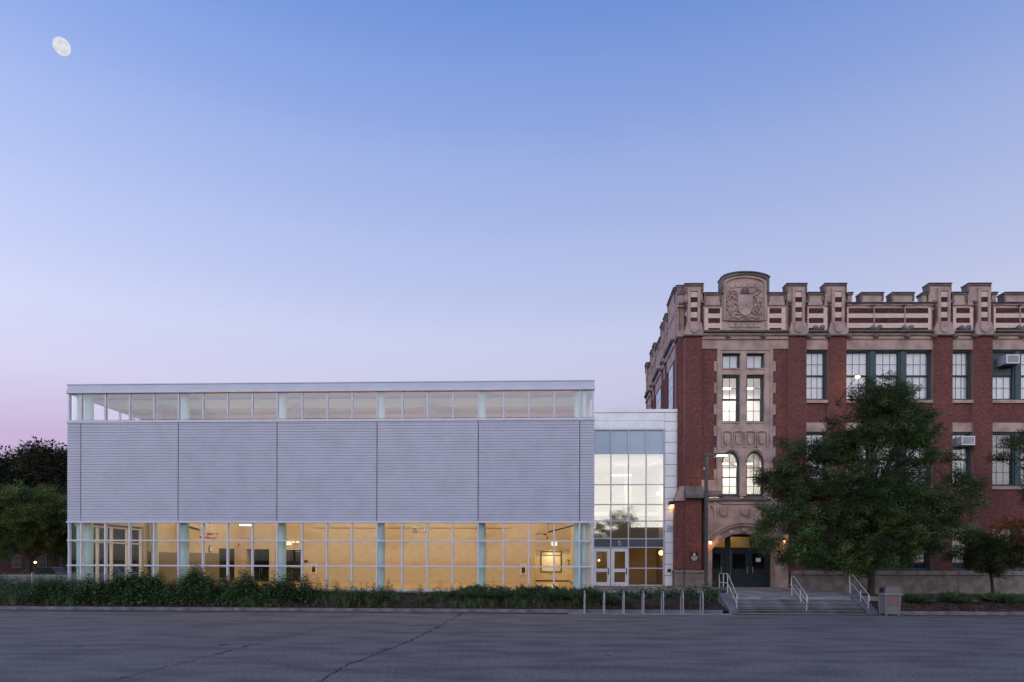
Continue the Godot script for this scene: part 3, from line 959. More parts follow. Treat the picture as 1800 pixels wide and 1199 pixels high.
# ------------------------------------------------------------------ the old brick school (own axes: x along its front, z out of it)
var S: Node3D
var soot := FastNoiseLite.new()
var bricks_at := []
var bricks_color := PackedColorArray()

func brick_rect(u0: float, u1: float, y0: float, y1: float, z: float, kind := 0) -> void:
	var h := 0.0745
	var w := 0.108 if kind < 2 else 0.21
	var gap := 0.020 if kind < 2 else 0.005
	var bed := 0.011 if kind < 2 else 0.003
	var row := 0
	var y := y0
	while y + h * 0.6 < y1:
		var hh := minf(h - bed, y1 - y - 0.002)
		var u := u0 - (0.5 * w if row % 2 else 0.0)
		while u < u1 - 0.02:
			var a := maxf(u, u0)
			var b := minf(u + w - gap, u1)
			if b - a > 0.02:
				var t := Transform3D(Basis.from_scale(Vector3(b - a, hh, 0.03)), Vector3((a + b) * 0.5, y + hh * 0.5, z - 0.006 + rng.randf_range(-0.002, 0.002)))
				bricks_at.append(t)
				if kind != 1:
					var v := rng.randf_range(0.55, 1.5) * (1.0 + 0.30 * soot.get_noise_2d(u * 1.0, y * 0.45)) * (1.0 - 0.16 * clampf(soot.get_noise_2d(u * 6.0 + 90.0, y * 0.3), 0.0, 1.0))
					if rng.randf() < 0.05:
						v *= 0.6
					if kind == 2:
						v *= 0.55
					bricks_color.append(Color(0.150 * v, 0.040 * v * rng.randf_range(0.85, 1.15), 0.033 * v))
				else:
					var v2 := rng.randf_range(0.88, 1.06)
					bricks_color.append(Color(0.84 * v2, 0.655 * v2, 0.53 * v2))
			u += w
		y += h
		row += 1

func flush_bricks(p: Node, called: String) -> void:
	var one := BoxMesh.new()
	one.size = Vector3.ONE
	copies(p, called, one, M.brick, bricks_at, bricks_color)
	bricks_at = []
	bricks_color = PackedColorArray()

# brick wall: mortar behind, bricks in front
func bwall(p: Node, called: String, u0: float, u1: float, y0: float, y1: float, z0: float, z1: float) -> void:
	bx(p, called, M.mortar, u0, u1, y0, y1, z0, z1, 0.001)
	brick_rect(u0, u1, y0 + 0.006, y1, z1)

func stripes(p: Node, u0: float, u1: float, b0: float, b1: float, ys: Array, z: float, brick_first: bool) -> void:
	bx(p, "striped_panel", M.mortar_pale, u0, u1, ys[ys.size() - 1], ys[0], z - 0.2, z, 0.001)
	for i in range(ys.size() - 1):
		var dark: bool = (i % 2 == 0) == brick_first
		if dark:
			brick_rect(b0, b1, ys[i + 1] + 0.002, ys[i], z + 0.004, 2)
			if b0 > u0 + 0.02:
				brick_rect(u0, b0 - 0.01, ys[i + 1], ys[i], z, 1)
				brick_rect(b1 + 0.01, u1, ys[i + 1], ys[i], z, 1)
		else:
			brick_rect(u0, u1, ys[i + 1] + 0.002, ys[i], z, 1)

func shield(st: SurfaceTool, c: Vector2, w: float, h: float, z0: float, z1: float) -> void:
	var o := PackedVector2Array()
	o.append(c + Vector2(-w * 0.5, h * 0.5))
	o.append(c + Vector2(w * 0.5, h * 0.5))
	for k in 9:
		var t := k / 8.0
		o.append(c + Vector2(w * 0.5 * cos(t * PI * 0.5) , -h * 0.5 * sin(t * PI * 0.5)))
	for k in range(1, 8):
		var t := 1.0 - k / 8.0
		o.append(c + Vector2(-w * 0.5 * cos(t * PI * 0.5), -h * 0.5 * sin(t * PI * 0.5)))
	o.append(c + Vector2(-w * 0.5, 0.0))
	prism(st, o, z0, z1)

func parapet_step(p: Node, u0: float, u1: float, y0: float, y1: float, zb := -0.55, zf := -0.04) -> void:
	bx(p, "merlon", M.limestone, u0 + 0.05, u1 - 0.05, y0, y1 - 0.16, zb, zf)
	bx(p, "coping", M.coping, u0, u1, y1 - 0.16, y1 - 0.05, zb - 0.06, zf + 0.07, 0.02)
	bx(p, "coping_cap", M.dark_stone, u0 - 0.02, u1 + 0.02, y1 - 0.05, y1, zb - 0.10, zf + 0.12, 0.02)
	if u1 - u0 > 0.6:
		for q in [[u0 + 0.0, u0 + 0.12], [u1 - 0.12, u1 - 0.0]]:
			bx(p, "coping_return", M.coping, q[0], q[1], y1 - (0.5 if y1 < 18.0 else 0.58), y1 - 0.162, zb - 0.03, zf + 0.05, 0.02)

# the stone head of a brick pier: shield stone, framed striped shaft, merlon
func pier_head(p: Node, u0: float, u1: float) -> void:
	var c := (u0 + u1) * 0.5
	var st := mk()
	prism(st, PackedVector2Array([Vector2(u0 - 0.07, 15.34), Vector2(u1 + 0.07, 15.34), Vector2(u1 + 0.03, 15.62), Vector2(c + 0.42, 16.04), Vector2(c - 0.42, 16.04), Vector2(u0 - 0.03, 15.62)]), -0.4, 0.10)
	put(p, "shield_stone", done(st), M.limestone)
	bx(p, "pier_cap", M.dark_stone, u0 - 0.10, u1 + 0.10, 15.26, 15.34, -0.4, 0.14)
	st = mk()
	shield(st, Vector2(c, 15.76), 0.52, 0.62, 0.10, 0.19)
	put(p, "shield", done(st), M.limestone)
	for s in [-1.0, 1.0]:
		bx(p, "shaft_frame", M.limestone, c + s * 0.20, c + s * 0.36, 16.04, 18.08, -0.3, 0.10)
		brick_rect(c + (s * 0.44 if s > 0 else -0.56), c + (0.56 if s > 0 else -0.44), 15.7, 17.2, -0.02)
		bx(p, "corbel", M.coping, c + s * 0.36, c + s * 0.60, 17.20, 17.34, -0.3, 0.06)
	bx(p, "shaft_frame", M.limestone, c - 0.20, c + 0.20, 17.86, 18.08, -0.3, 0.10)
	stripes(p, c - 0.20, c + 0.20, c - 0.20, c + 0.20, [17.86, 17.53, 17.23, 16.95, 16.66, 16.37, 16.04], 0.03, false)

# a double-hung window with its frame, glazing bars, panes and a roller shade
func sash(p: Node, u0: float, u1: float, y0: float, y1: float, z: float, cols: int, opts := {}) -> void:
	var w := node(p, "window", Vector3(0, 0, 0))
	var f := 0.10
	var st := mk()
	rbox(st, u0, u0 + f, y0, y1, z - 0.12, z + 0.08)
	rbox(st, u1 - f, u1, y0, y1, z - 0.12, z + 0.08)
	rbox(st, u0 + f, u1 - f, y1 - f, y1, z - 0.12, z + 0.08)
	rbox(st, u0 + f, u1 - f, y0, y0 + f, z - 0.12, z + 0.10)
	put(w, "frame", done(st), M.green_paint)
	var a := u0 + f
	var b := u1 - f
	var lo := y0 + f
	var hi := y1 - f
	var mid := (lo + hi) * 0.5
	var shade_y: float = opts.get("shade", lo)
	var halves := [[mid, hi, z - 0.03], [lo, mid, z - 0.07]]
	if opts.has("ac"):
		bx(w, "infill_panel", M.green_paint, a, b, mid + 0.03, hi, z - 0.05, z - 0.02)
		halves = [[lo, mid, z - 0.07]]
	st = mk()
	for h in halves:
		var zz: float = h[2]
		rbox(st, a, a + 0.045, h[0], h[1], zz - 0.03, zz + 0.02)
		rbox(st, b - 0.045, b, h[0], h[1], zz - 0.03, zz + 0.02)
		rbox(st, a + 0.045, b - 0.045, h[0], h[0] + 0.06, zz - 0.03, zz + 0.02)
		rbox(st, a + 0.045, b - 0.045, h[1] - 0.05, h[1], zz - 0.03, zz + 0.02)
		for k in range(1, cols):
			var x := lerpf(a + 0.045, b - 0.045, k / float(cols))
			rbox(st, x - 0.013, x + 0.013, h[0] + 0.06, h[1] - 0.05, zz - 0.02, zz + 0.012)
		var ym := (float(h[0]) + float(h[1])) * 0.5
		rbox(st, a + 0.045, b - 0.045, ym - 0.013, ym + 0.013, zz - 0.018, zz + 0.010)
		for k in cols:
			for j in 2:
				var x0 := lerpf(a + 0.045, b - 0.045, k / float(cols)) + 0.013
				var x1 := lerpf(a + 0.045, b - 0.045, (k + 1) / float(cols)) - 0.013
				bx(w, "pane", M.old_glass, x0, x1, (float(h[0]) + 0.06) if j == 0 else ym + 0.013, (ym - 0.013) if j == 0 else float(h[1]) - 0.05, zz - 0.004, zz + 0.001, 0.0005)
	put(w, "glazing_bars", done(st), M.green_paint)
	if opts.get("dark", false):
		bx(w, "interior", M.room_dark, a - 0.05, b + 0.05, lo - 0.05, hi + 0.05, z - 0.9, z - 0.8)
	elif not opts.get("open", false):
		bx(w, "roller_shade", M.shade_dim if opts.get("dim", false) else M.shade, a, b, shade_y, hi, z - 0.16, z - 0.15)
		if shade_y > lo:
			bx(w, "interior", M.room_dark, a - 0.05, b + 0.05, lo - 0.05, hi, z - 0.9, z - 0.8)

func old_school() -> void:
	S = thing("brick_school", "three-storey red brick school with limestone trim and stepped parapet", "building", Vector3(8.112, 0, -40.0), deg_to_rad(1.78))
	var END := 30.0
	# ---- core: walls and slabs behind the front
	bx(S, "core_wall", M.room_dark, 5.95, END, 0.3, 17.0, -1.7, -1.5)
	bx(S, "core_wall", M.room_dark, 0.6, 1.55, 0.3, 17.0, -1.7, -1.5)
	bx(S, "roof", M.coping, 1.5, END, 16.9, 17.0, -16.5, -0.5)
	# ---- plinth
	bx(S, "plinth", M.plinth_stone, -0.30, 0.26, 0.5, 1.50, -1.4, -0.06, 0.02)
	bx(S, "plinth", M.plinth_stone, 0.27, 1.50, 0.5, 1.50, -1.4, 0.14, 0.02)
	bx(S, "plinth_cap", M.plinth_stone, -0.34, 0.27, 1.502, 1.68, -1.4, -0.01, 0.05)
	bx(S, "plinth_cap", M.plinth_stone, 0.272, 1.53, 1.502, 1.68, -1.4, 0.20, 0.05)
	var u := 6.42
	while u < END:
		bx(S, "plinth", M.plinth_stone, u, u + 2.39, 0.2, 1.43, -1.4, 0.06, 0.012)
		bx(S, "plinth_cap", M.plinth_stone, u, u + 2.39, 1.432, 1.69, -1.4, 0.14, 0.03)
		u += 2.40
	# ---- buttress at the corner, below its weathering
	bwall(S, "corner_strip", -0.27, 0.288, 1.68, 5.80, -1.4, -0.12)
	bwall(S, "corner_strip", 0.0, 0.288, 5.80, 15.34, -1.4, -0.25)
	bwall(S, "pier", 0.29, 1.25, 1.68, 15.34, -0.6, 0.0)
	var st := mk()
	prism(st, PackedVector2Array([Vector2(-0.32, 5.72), Vector2(0.288, 5.72), Vector2(0.288, 6.56), Vector2(0.0, 6.56)]), -0.9, 0.02)
	put(S, "weathering", done(st), M.limestone)
	weather(S, 0.25, 1.30, 5.86, 6.56, 0.30, M.dark_stone)
	weather(S, 1.30, 2.36, 5.98, 6.32, 0.26, M.dark_stone)
	# ---- entrance bay: brick strips, quoined stone surround
	bwall(S, "bay_wall", 1.25, 2.10, 6.95, 14.58, -0.7, -0.22)
	bwall(S, "bay_wall", 5.50, 6.31, 5.0, 14.58, -0.7, -0.22)
	bx(S, "bay_stone", M.limestone, 1.26, 2.17, 6.3, 6.95, -0.7, -0.18)
	var z := -0.14
	for r in [[2.17, 2.47, 6.0, 14.56], [3.52, 3.885, 6.0, 14.56], [4.94, 5.43, 6.0, 14.56]]:
		bx(S, "stone_jamb", M.limestone, r[0], r[1], r[2], r[3], -0.75, z)
	for c in [[2.47, 3.52], [3.885, 4.94]]:
		bx(S, "stone_head", M.limestone, c[0], c[1], 14.35, 14.56, -0.75, z - 0.004)
		bx(S, "stone_transom", M.limestone, c[0], c[1], 13.10, 13.45, -0.75, z - 0.02)
		bx(S, "stone_sill", M.dark_stone, c[0], c[1], 5.90, 6.0, -0.75, z + 0.10)
		# panel with the pointed window head cut out
		var m := (float(c[0]) + float(c[1])) * 0.5
		var o := PackedVector2Array([Vector2(c[0], 10.29), Vector2(c[0], 7.98)])
		for k in 9:
			var t := k / 8.0
			o.append(Vector2(lerpf(c[0], m, 1.0 - cos(t * PI * 0.5)) , 7.98 + 0.60 * sin(t * PI * 0.5) + 0.06 * t))
		for k in range(7, -1, -1):
			var t := k / 8.0
			o.append(Vector2(lerpf(c[1], m, 1.0 - cos(t * PI * 0.5)), 7.98 + 0.60 * sin(t * PI * 0.5) + 0.06 * t))
		o.append(Vector2(c[1], 10.29))
		st = mk()
		prism(st, o, -0.75, z - 0.015)
		put(S, "stone_panel", done(st), M.limestone)
		# label mould over the pointed head
		st = mk()
		var line := []
		for k in 17:
			var t := k / 16.0
			var x := lerpf(float(c[0]) - 0.06, float(c[1]) + 0.06, t)
			var q := 1.0 - absf(t * 2.0 - 1.0)
			line.append(Vector3(x, 8.06 + 0.62 * sqrt(1.0 - pow(1.0 - q, 2.2)) + 0.06 * q, z + 0.01))
		tube(st, line, [0.075], 6)
		put(S, "hood_mould", done(st), M.limestone)
		for y in [[10.25, 10.33], [13.40, 13.47], [14.33, 14.38]]:
			bx(S, "stone_moulding", M.limestone, c[0] - 0.02, c[1] + 0.02, y[0], y[1], z - 0.03, z + 0.03)
	for s in [[2.20, 2.30], [5.24, 5.36]]:
		bx(S, "stone_moulding", M.limestone, s[0], s[1], 6.0, 14.60, z, z + 0.05)
	bx(S, "stone_moulding", M.limestone, 2.20, 5.36, 14.50, 14.58, z + 0.002, z + 0.052)
	# four little shield niches
	for k in 4:
		var c := 2.75 + k * 0.675
		bx(S, "niche_rib", M.limestone, c - 0.32, c - 0.26, 8.86, 9.70, z - 0.02, z + 0.10)
		bx(S, "niche_rib", M.limestone, c + 0.26, c + 0.32, 8.86, 9.70, z - 0.02, z + 0.10)
		st = mk()
		var line := []
		for j in 9:
			var t := j / 8.0 * 2.0 - 1.0
			line.append(Vector3(c + t * 0.30, 9.70 + 0.10 * sqrt(maxf(0.0, 1.0 - t * t)), z + 0.02))
		tube(st, line, [0.065], 6)
		put(S, "niche_head", done(st), M.limestone)
		st = mk()
		shield(st, Vector2(c, 9.28), 0.34, 0.54, z - 0.03, z + 0.075)
		put(S, "shield", done(st), M.limestone)
	# quoins
	for k in 12:
		var y := 6.98 + k * 0.63
		var out := 0.16 if k % 2 == 0 else 0.02
		bx(S, "quoin", M.limestone, 2.17 - out, 2.168, y, minf(y + 0.61, 14.56), -0.7, -0.17, 0.012)
		bx(S, "quoin", M.limestone, 5.432, 5.43 + out, y, minf(y + 0.61, 14.56), -0.7, -0.17, 0.012)
	# entrance bay windows, with lit stair rooms behind
	for c in [[2.47, 3.52], [3.885, 4.94]]:
		sash_simple(c[0], c[1], 13.45, 14.35, 1)
		sash(S, c[0], c[1], 10.29, 13.10, -0.45, 2, {"open": true})
		sash_arch(c[0], c[1], 6.0, 8.60)
	for fl in [[9.9, 14.6], [5.9, 9.2]]:
		bx(S, "stair_room", M.link_wall, 1.9, 5.7, fl[0], fl[1], -3.4, -3.2)
		bx(S, "stair_room", M.link_wall, 1.8, 1.9, fl[0], fl[1], -3.2, -0.8)
		bx(S, "stair_room", M.link_wall, 5.7, 5.8, fl[0], fl[1], -3.2, -0.8)
		bx(S, "stair_room", M.link_wall, 1.8, 5.8, fl[1], fl[1] + 0.1, -3.4, -0.8)
		bx(S, "stair_room", M.link_wall, 1.8, 5.8, fl[0] - 0.1, fl[0], -3.4, -0.8)
	for q in [[3.1, 12.75], [4.45, 12.75], [2.95, 8.15], [4.4, 8.15]]:
		bx(S, "stair_light", M.lamp_white, q[0] - 0.5, q[0] + 0.5, q[1], q[1] + 0.06, -2.3, -2.1)
		area(S, "stair_lamp", Vector3(q[0], q[1] - 0.02, -2.2), Vector3.DOWN, Vector2(1.0, 0.2), Color(1.0, 0.98, 0.95), 4.2, 8.0)
	# ---- piers and window bays
	for pr in [[6.31, 7.30], [8.58, 9.60], [14.64, 15.72], [16.96, 18.01], [23.05, 24.07], [25.4, 26.4]]:
		bwall(S, "pier", pr[0], pr[1], 1.69, 15.34, -0.6, 0.0)
		pier_head(S, pr[0], pr[1])
	pier_head(S, 0.29, 1.25)
	for bay in [[7.30, 8.58], [9.60, 14.64], [15.72, 16.96], [18.01, 23.05], [24.07, 25.4]]:
		var a: float = bay[0]
		var b: float = bay[1]
		bx(S, "lintel", M.limestone, a, b, 14.53, 15.12, -0.8, -0.10)
		bx(S, "window_sill", M.limestone, a, b, 11.42, 11.60, -0.8, -0.06)
		bwall(S, "spandrel", a, b, 10.30, 11.42, -0.8, -0.20)
		bx(S, "lintel", M.limestone, a, b, 9.77, 10.30, -0.8, -0.16)
		bx(S, "window_sill", M.limestone, a, b, 6.42, 6.60, -0.8, -0.06)
		bwall(S, "spandrel", a, b, 4.30, 6.42, -0.8, -0.20)
		var n := 3 if b - a > 3.0 else 1
		var post := 0.28
		var ww := (b - a - post * (n - 1)) / n
		for k in n:
			var w0 := a + k * (ww + post)
			var w1 := w0 + ww
			var is_last: bool = a > 18.0
			var o2 := {"ac": true} if is_last and k == 0 and a < 19.0 else {}
			sash(S, w0, w1, 11.60, 14.53, -0.40, 3, o2)
			var o1 := {}
			if is_last:
				o1 = {"dim": true, "shade": 7.0}
			elif n == 1 and a > 15.0:
				o1 = {"ac_low": true}
			sash(S, w0, w1, 6.60, 9.77, -0.40, 3, o1)
			sash(S, w0, w1, 1.70, 4.30, -0.40, 3, {"dark": true})
			if k > 0:
				for yy in [[11.60, 14.53], [6.60, 9.77], [1.70, 4.30]]:
					bx(S, "window_post", M.green_paint, w0 - post, w0, yy[0], yy[1], -0.55, -0.26)
	# ---- cornice and parapet
	bx(S, "frieze", M.limestone, 1.25, 6.31, 14.58, 15.12, -0.8, -0.12)
	for bay in [[1.30, 6.24], [7.38, 8.50], [9.68, 14.56], [15.80, 16.88], [18.10, 22.96], [24.1, 25.3]]:
		bx(S, "cornice_bed", M.limestone, bay[0] - 0.05, bay[1] + 0.05, 15.12, 15.30, -0.8, -0.02)
		bx(S, "cornice", M.dark_stone, bay[0], bay[1], 15.44, 15.57, -0.7, 0.26, 0.03)
		bx(S, "cornice_cove", M.limestone, bay[0], bay[1], 15.302, 15.438, -0.7, 0.12, 0.05)
	for c in [2.72, 4.75, 7.38, 8.50, 9.68, 11.25, 13.05, 14.56, 15.8, 16.88, 18.1, 19.6, 21.3]:
		st = mk()
		ball(st, Vector3(c, 15.28, 0.10), Vector3(0.14, 0.15, 0.16), 8, 6)
		ball(st, Vector3(c + 0.08, 15.20, 0.16), Vector3(0.08, 0.08, 0.08), 6, 5)
		put(S, "carved_boss", done(st), M.coping)
	for c in [7.95, 11.25, 13.05, 16.35, 19.6, 21.3]:
		st = mk()
		ball(st, Vector3(c - 0.2, 15.72, 0.12), Vector3(0.16, 0.14, 0.14), 8, 6)
		ball(st, Vector3(c + 0.2, 15.74, 0.12), Vector3(0.16, 0.15, 0.14), 8, 6)
		ball(st, Vector3(c, 15.65, 0.10), Vector3(0.22, 0.09, 0.12), 8, 6)
		put(S, "carved_grotesque", done(st), M.coping)
	# stone parapet walls with their striped brick panels
	for bay in [[1.25, 2.40, 1.40, 2.53, 1.63, 2.30], [5.05, 6.31, 4.97, 6.10, 5.17, 5.86], [7.30, 8.58, 7.25, 8.52, 7.44, 8.29], [9.60, 14.64, 9.60, 14.50, 9.74, 14.32], [15.72, 16.96, 15.76, 16.92, 15.95, 16.72], [18.01, 23.05, 18.1, 23.0, 18.22, 22.85], [24.07, 25.4, 24.1, 25.4, 24.3, 25.2]]:
		bx(S, "parapet_wall", M.limestone, bay[0], bay[1], 15.57, 17.10, -0.55, -0.12)
		stripes(S, maxf(bay[2], bay[0]), minf(bay[3], bay[1]), bay[4], bay[5], [16.94, 16.62, 16.35, 16.05, 15.77, 15.57], -0.05, true)
	for c in [11.20, 12.98, 19.6, 21.35]:
		bx(S, "drip_strip", M.limestone, c - 0.03, c + 0.03, 15.60, 17.08, -0.08, 0.0)
		bx(S, "drip_hood", M.coping, c - 0.14, c + 0.05, 17.02, 17.10, -0.1, 0.06)
	# stepped skyline
	parapet_step(S, 0.22, 1.34, 17.10, 18.35)
	parapet_step(S, 1.36, 2.38, 17.09, 17.82)
	parapet_step(S, 5.07, 6.10, 17.09, 17.82)
	for pr in [[6.12, 7.33, 7.35, 8.29], [14.30, 15.65, 15.67, 16.54], [23.0, 24.1, 24.12, 25.3]]:
		parapet_step(S, pr[0], pr[1], 17.08, 18.35)
		parapet_step(S, pr[2], pr[3], 17.09, 17.83)
	for pr in [[8.31, 9.62], [16.56, 17.93]]:
		parapet_step(S, pr[0], pr[1], 17.08, 18.35)
	for pr in [[9.64, 9.98], [10.41, 11.75], [12.18, 13.52], [13.95, 14.28], [17.95, 18.29], [18.66, 20.0], [20.45, 21.8], [22.25, 22.98]]:
		parapet_step(S, pr[0], pr[1], 17.08, 17.82)
	for pr in [[9.60, 14.64], [18.01, 23.05]]:
		bx(S, "crenel_base", M.limestone, pr[0], pr[1], 17.09, 17.14, -0.55, -0.07)
		bx(S, "coping", M.coping, pr[0], pr[1], 17.14, 17.20, -0.6, -0.01, 0.02)
		bx(S, "coping_cap", M.dark_stone, pr[0], pr[1], 17.202, 17.25, -0.64, 0.05, 0.02)
	crest_gable()
	entrance()
	side_wall()
	flush_bricks(S, "brickwork")
	school_fittings()

func weather(p: Node, u0: float, u1: float, y0: float, y1: float, out: float, m: Material) -> void:
	var st := mk()
	var a := [Vector2(y0, -0.5), Vector2(y0, out), Vector2(y0 + (y1 - y0) * 0.35, out), Vector2(y1, 0.03), Vector2(y1, -0.5)]
	for i in a.size():
		var p0: Vector2 = a[i]
		var p1: Vector2 = a[(i + 1) % a.size()]
		quad(st, Vector3(u0, p1.x, p1.y), Vector3(u1, p1.x, p1.y), Vector3(u1, p0.x, p0.y), Vector3(u0, p0.x, p0.y))
	for x in [u0, u1]:
		for i in range(1, a.size() - 1):
			tri(st, Vector3(x, a[0].x, a[0].y), Vector3(x, a[i].x, a[i].y), Vector3(x, a[i + 1].x, a[i + 1].y))
	put(p, "weathering", done(st), m)

func sash_simple(u0: float, u1: float, y0: float, y1: float, rows: int) -> void:
	var w := node(S, "window")
	var z := -0.45
	var st := mk()
	var f := 0.10
	rbox(st, u0, u0 + f, y0, y1, z - 0.1, z + 0.08)
	rbox(st, u1 - f, u1, y0, y1, z - 0.1, z + 0.08)
	rbox(st, u0 + f, u1 - f, y1 - f, y1, z - 0.1, z + 0.08)
	rbox(st, u0 + f, u1 - f, y0, y0 + f, z - 0.1, z + 0.08)
	var m := (u0 + u1) * 0.5
	rbox(st, m - 0.014, m + 0.014, y0 + f, y1 - f, z - 0.03, z + 0.02)
	put(w, "frame", done(st), M.green_paint)
	bx(w, "pane", M.old_glass, u0 + f, m - 0.014, y0 + f, y1 - f, z - 0.005, z, 0.0005)
	bx(w, "pane", M.old_glass, m + 0.014, u1 - f, y0 + f, y1 - f, z - 0.005, z, 0.0005)
	bx(w, "roller_shade", M.shade, u0 + f, u1 - f, y0 + f, y1 - f, z - 0.16, z - 0.15)

func sash_arch(u0: float, u1: float, y0: float, y1: float) -> void:
	var w := node(S, "window")
	var z := -0.45
	var f := 0.11
	var m := (u0 + u1) * 0.5
	var arch := func(inset: float, n: int) -> Array:
		var pts := []
		for k in n + 1:
			var t := k / float(n) * 2.0 - 1.0
			var q := 1.0 - absf(t)
			pts.append(Vector2(m + t * (m - u0 - inset), 7.98 + (0.62 * sqrt(1.0 - pow(1.0 - q, 2.2)) + 0.04 * q) * (1.0 - inset * 1.2) - inset * 0.15))
		return pts
	var st := mk()
	rbox(st, u0, u0 + f, y0, 7.98, z - 0.1, z + 0.08)
	rbox(st, u1 - f, u1, y0, 7.98, z - 0.1, z + 0.08)
	rbox(st, u0 + f, u1 - f, y0, y0 + 0.16, z - 0.1, z + 0.08)
	var oa: Array = arch.call(0.0, 16)
	var ia: Array = arch.call(f, 16)
	var ring := PackedVector2Array()
	for q in oa:
		ring.append(q)
	for k in range(ia.size() - 1, -1, -1):
		ring.append(ia[k])
	prism(st, ring, z - 0.1, z + 0.08)
	rbox(st, m - 0.014, m + 0.014, y0 + 0.16, 8.5, z - 0.03, z + 0.02)
	rbox(st, u0 + f, u1 - f, 7.10, 7.17, z - 0.05, z + 0.04)
	for y in [6.60, 7.70]:
		rbox(st, u0 + f, u1 - f, y - 0.013, y + 0.013, z - 0.03, z + 0.015)
	put(w, "frame", done(st), M.green_paint)
	var head := PackedVector2Array()
	for q in ia:
		head.append(q)
	st = mk()
	prism(st, head, z - 0.005, z)
	put(w, "pane", done(st), M.old_glass)
	for r in [[6.16, 6.587], [6.613, 7.10], [7.17, 7.687], [7.713, 7.97]]:
		bx(w, "pane", M.old_glass, u0 + f, m - 0.014, r[0], r[1], z - 0.005, z, 0.0005)
		bx(w, "pane", M.old_glass, m + 0.014, u1 - f, r[0], r[1], z - 0.005, z, 0.0005)

# the round-topped gable with its carved coat of arms
func crest_gable() -> void:
	var c := 3.73
	var top := func(r: float, drop: float) -> PackedVector2Array:
		var o := PackedVector2Array()
		for k in 17:
			var t := k / 16.0 * 2.0 - 1.0
			o.append(Vector2(c + t * r, 18.62 - drop + 0.44 * sqrt(maxf(0.0, 1.0 - t * t * 0.92)) - 0.12))
		return o
	var o: PackedVector2Array = top.call(1.33, 0.12)
	o.append(Vector2(c + 1.33, 15.57))
	o.append(Vector2(c - 1.33, 15.57))
	var st := mk()
	prism(st, o, -0.6, -0.06)
	put(S, "crest_gable", done(st), M.limestone)
	for band in [[1.38, 1.26, 0.0, 0.13, 0.10, "coping"], [1.24, 1.12, 0.16, 0.26, 0.04, "limestone"]]:
		var a: PackedVector2Array = top.call(band[0], band[2])
		var b: PackedVector2Array = top.call(band[1], band[3])
		st = mk()
		var ring := PackedVector2Array([Vector2(c - float(band[0]), 17.75 if band[5] == "coping" else 16.2)])
		ring.append_array(a)
		ring.append(Vector2(c + float(band[0]), 17.75 if band[5] == "coping" else 16.2))
		ring.append(Vector2(c + float(band[1]), 17.75 if band[5] == "coping" else 16.2))
		b.reverse()
		ring.append_array(b)
		ring.append(Vector2(c - float(band[1]), 17.75 if band[5] == "coping" else 16.2))
		prism(st, ring, -0.62, band[4])
		put(S, "gable_moulding", done(st), M[band[5]])
	var cap: PackedVector2Array = top.call(1.42, -0.06)
	var cap2: PackedVector2Array = top.call(1.40, 0.0)
	cap2.reverse()
	cap.append_array(cap2)
	st = mk()
	prism(st, cap, -0.68, 0.16)
	put(S, "gable_cap", done(st), M.dark_stone)
	# the arms: shield with a chevron and pale, helm, mantling and ribbon
	st = mk()
	shield(st, Vector2(c, 17.05), 0.86, 1.22, -0.06, 0.10)
	put(S, "crest_shield", done(st), M.limestone)
	st = mk()
	for s in [-1.0, 1.0]:
		cbox(st, Vector3(c + s * 0.17, 16.92, 0.11), Vector3(0.48, 0.05, 0.03), 0.01, Basis(Vector3.BACK, -s * 0.75))
		cbox(st, Vector3(c + s * 0.07, 17.28, 0.11), Vector3(0.04, 0.6, 0.03), 0.01)
	put(S, "crest_chevron", done(st), M.limestone)
	st = mk()
	ball(st, Vector3(c, 17.92, 0.02), Vector3(0.22, 0.22, 0.16), 12, 8)
	ball(st, Vector3(c, 17.74, 0.03), Vector3(0.30, 0.07, 0.12), 12, 6)
	put(S, "crest_helm", done(st), M.coping)
	var r := RandomNumberGenerator.new()
	r.seed = 5
	st = mk()
	for k in 90:
		var s := -1.0 if k % 2 else 1.0
		var x := c + s * r.randf_range(0.42, 0.98)
		var y := r.randf_range(16.45, 18.05)
		var sz := r.randf_range(0.05, 0.12)
		cbox(st, Vector3(x, y, -0.03), Vector3(sz * 2.2, sz * 0.8, 0.14), 0.03, Basis(Vector3.BACK, r.randf_range(-1.5, 1.5)))
	for k in 12:
		cbox(st, Vector3(c - 0.8 + k * 0.145, 16.38 + 0.05 * sin(k * 1.7), -0.03), Vector3(0.17, 0.10, 0.12), 0.03, Basis(Vector3.BACK, 0.5 * sin(k * 1.7)))
	put(S, "crest_mantling", done(st), M.limestone)
	for k in 5:
		var x := c - 0.9 + k * 0.37
		bx(S, "carved_block", M.limestone, x, x + 0.33, 15.78, 16.04, -0.07, 0.0, 0.03)
		bx(S, "carved_block", M.limestone, x, x + 0.33, 18.14 - 0.03 * absf(k - 2), 18.36 - 0.03 * absf(k - 2), -0.07, -0.01, 0.03)
	bx(S, "crest_sill", M.coping, c - 1.05, c + 1.05, 16.14, 16.22, -0.07, 0.05)

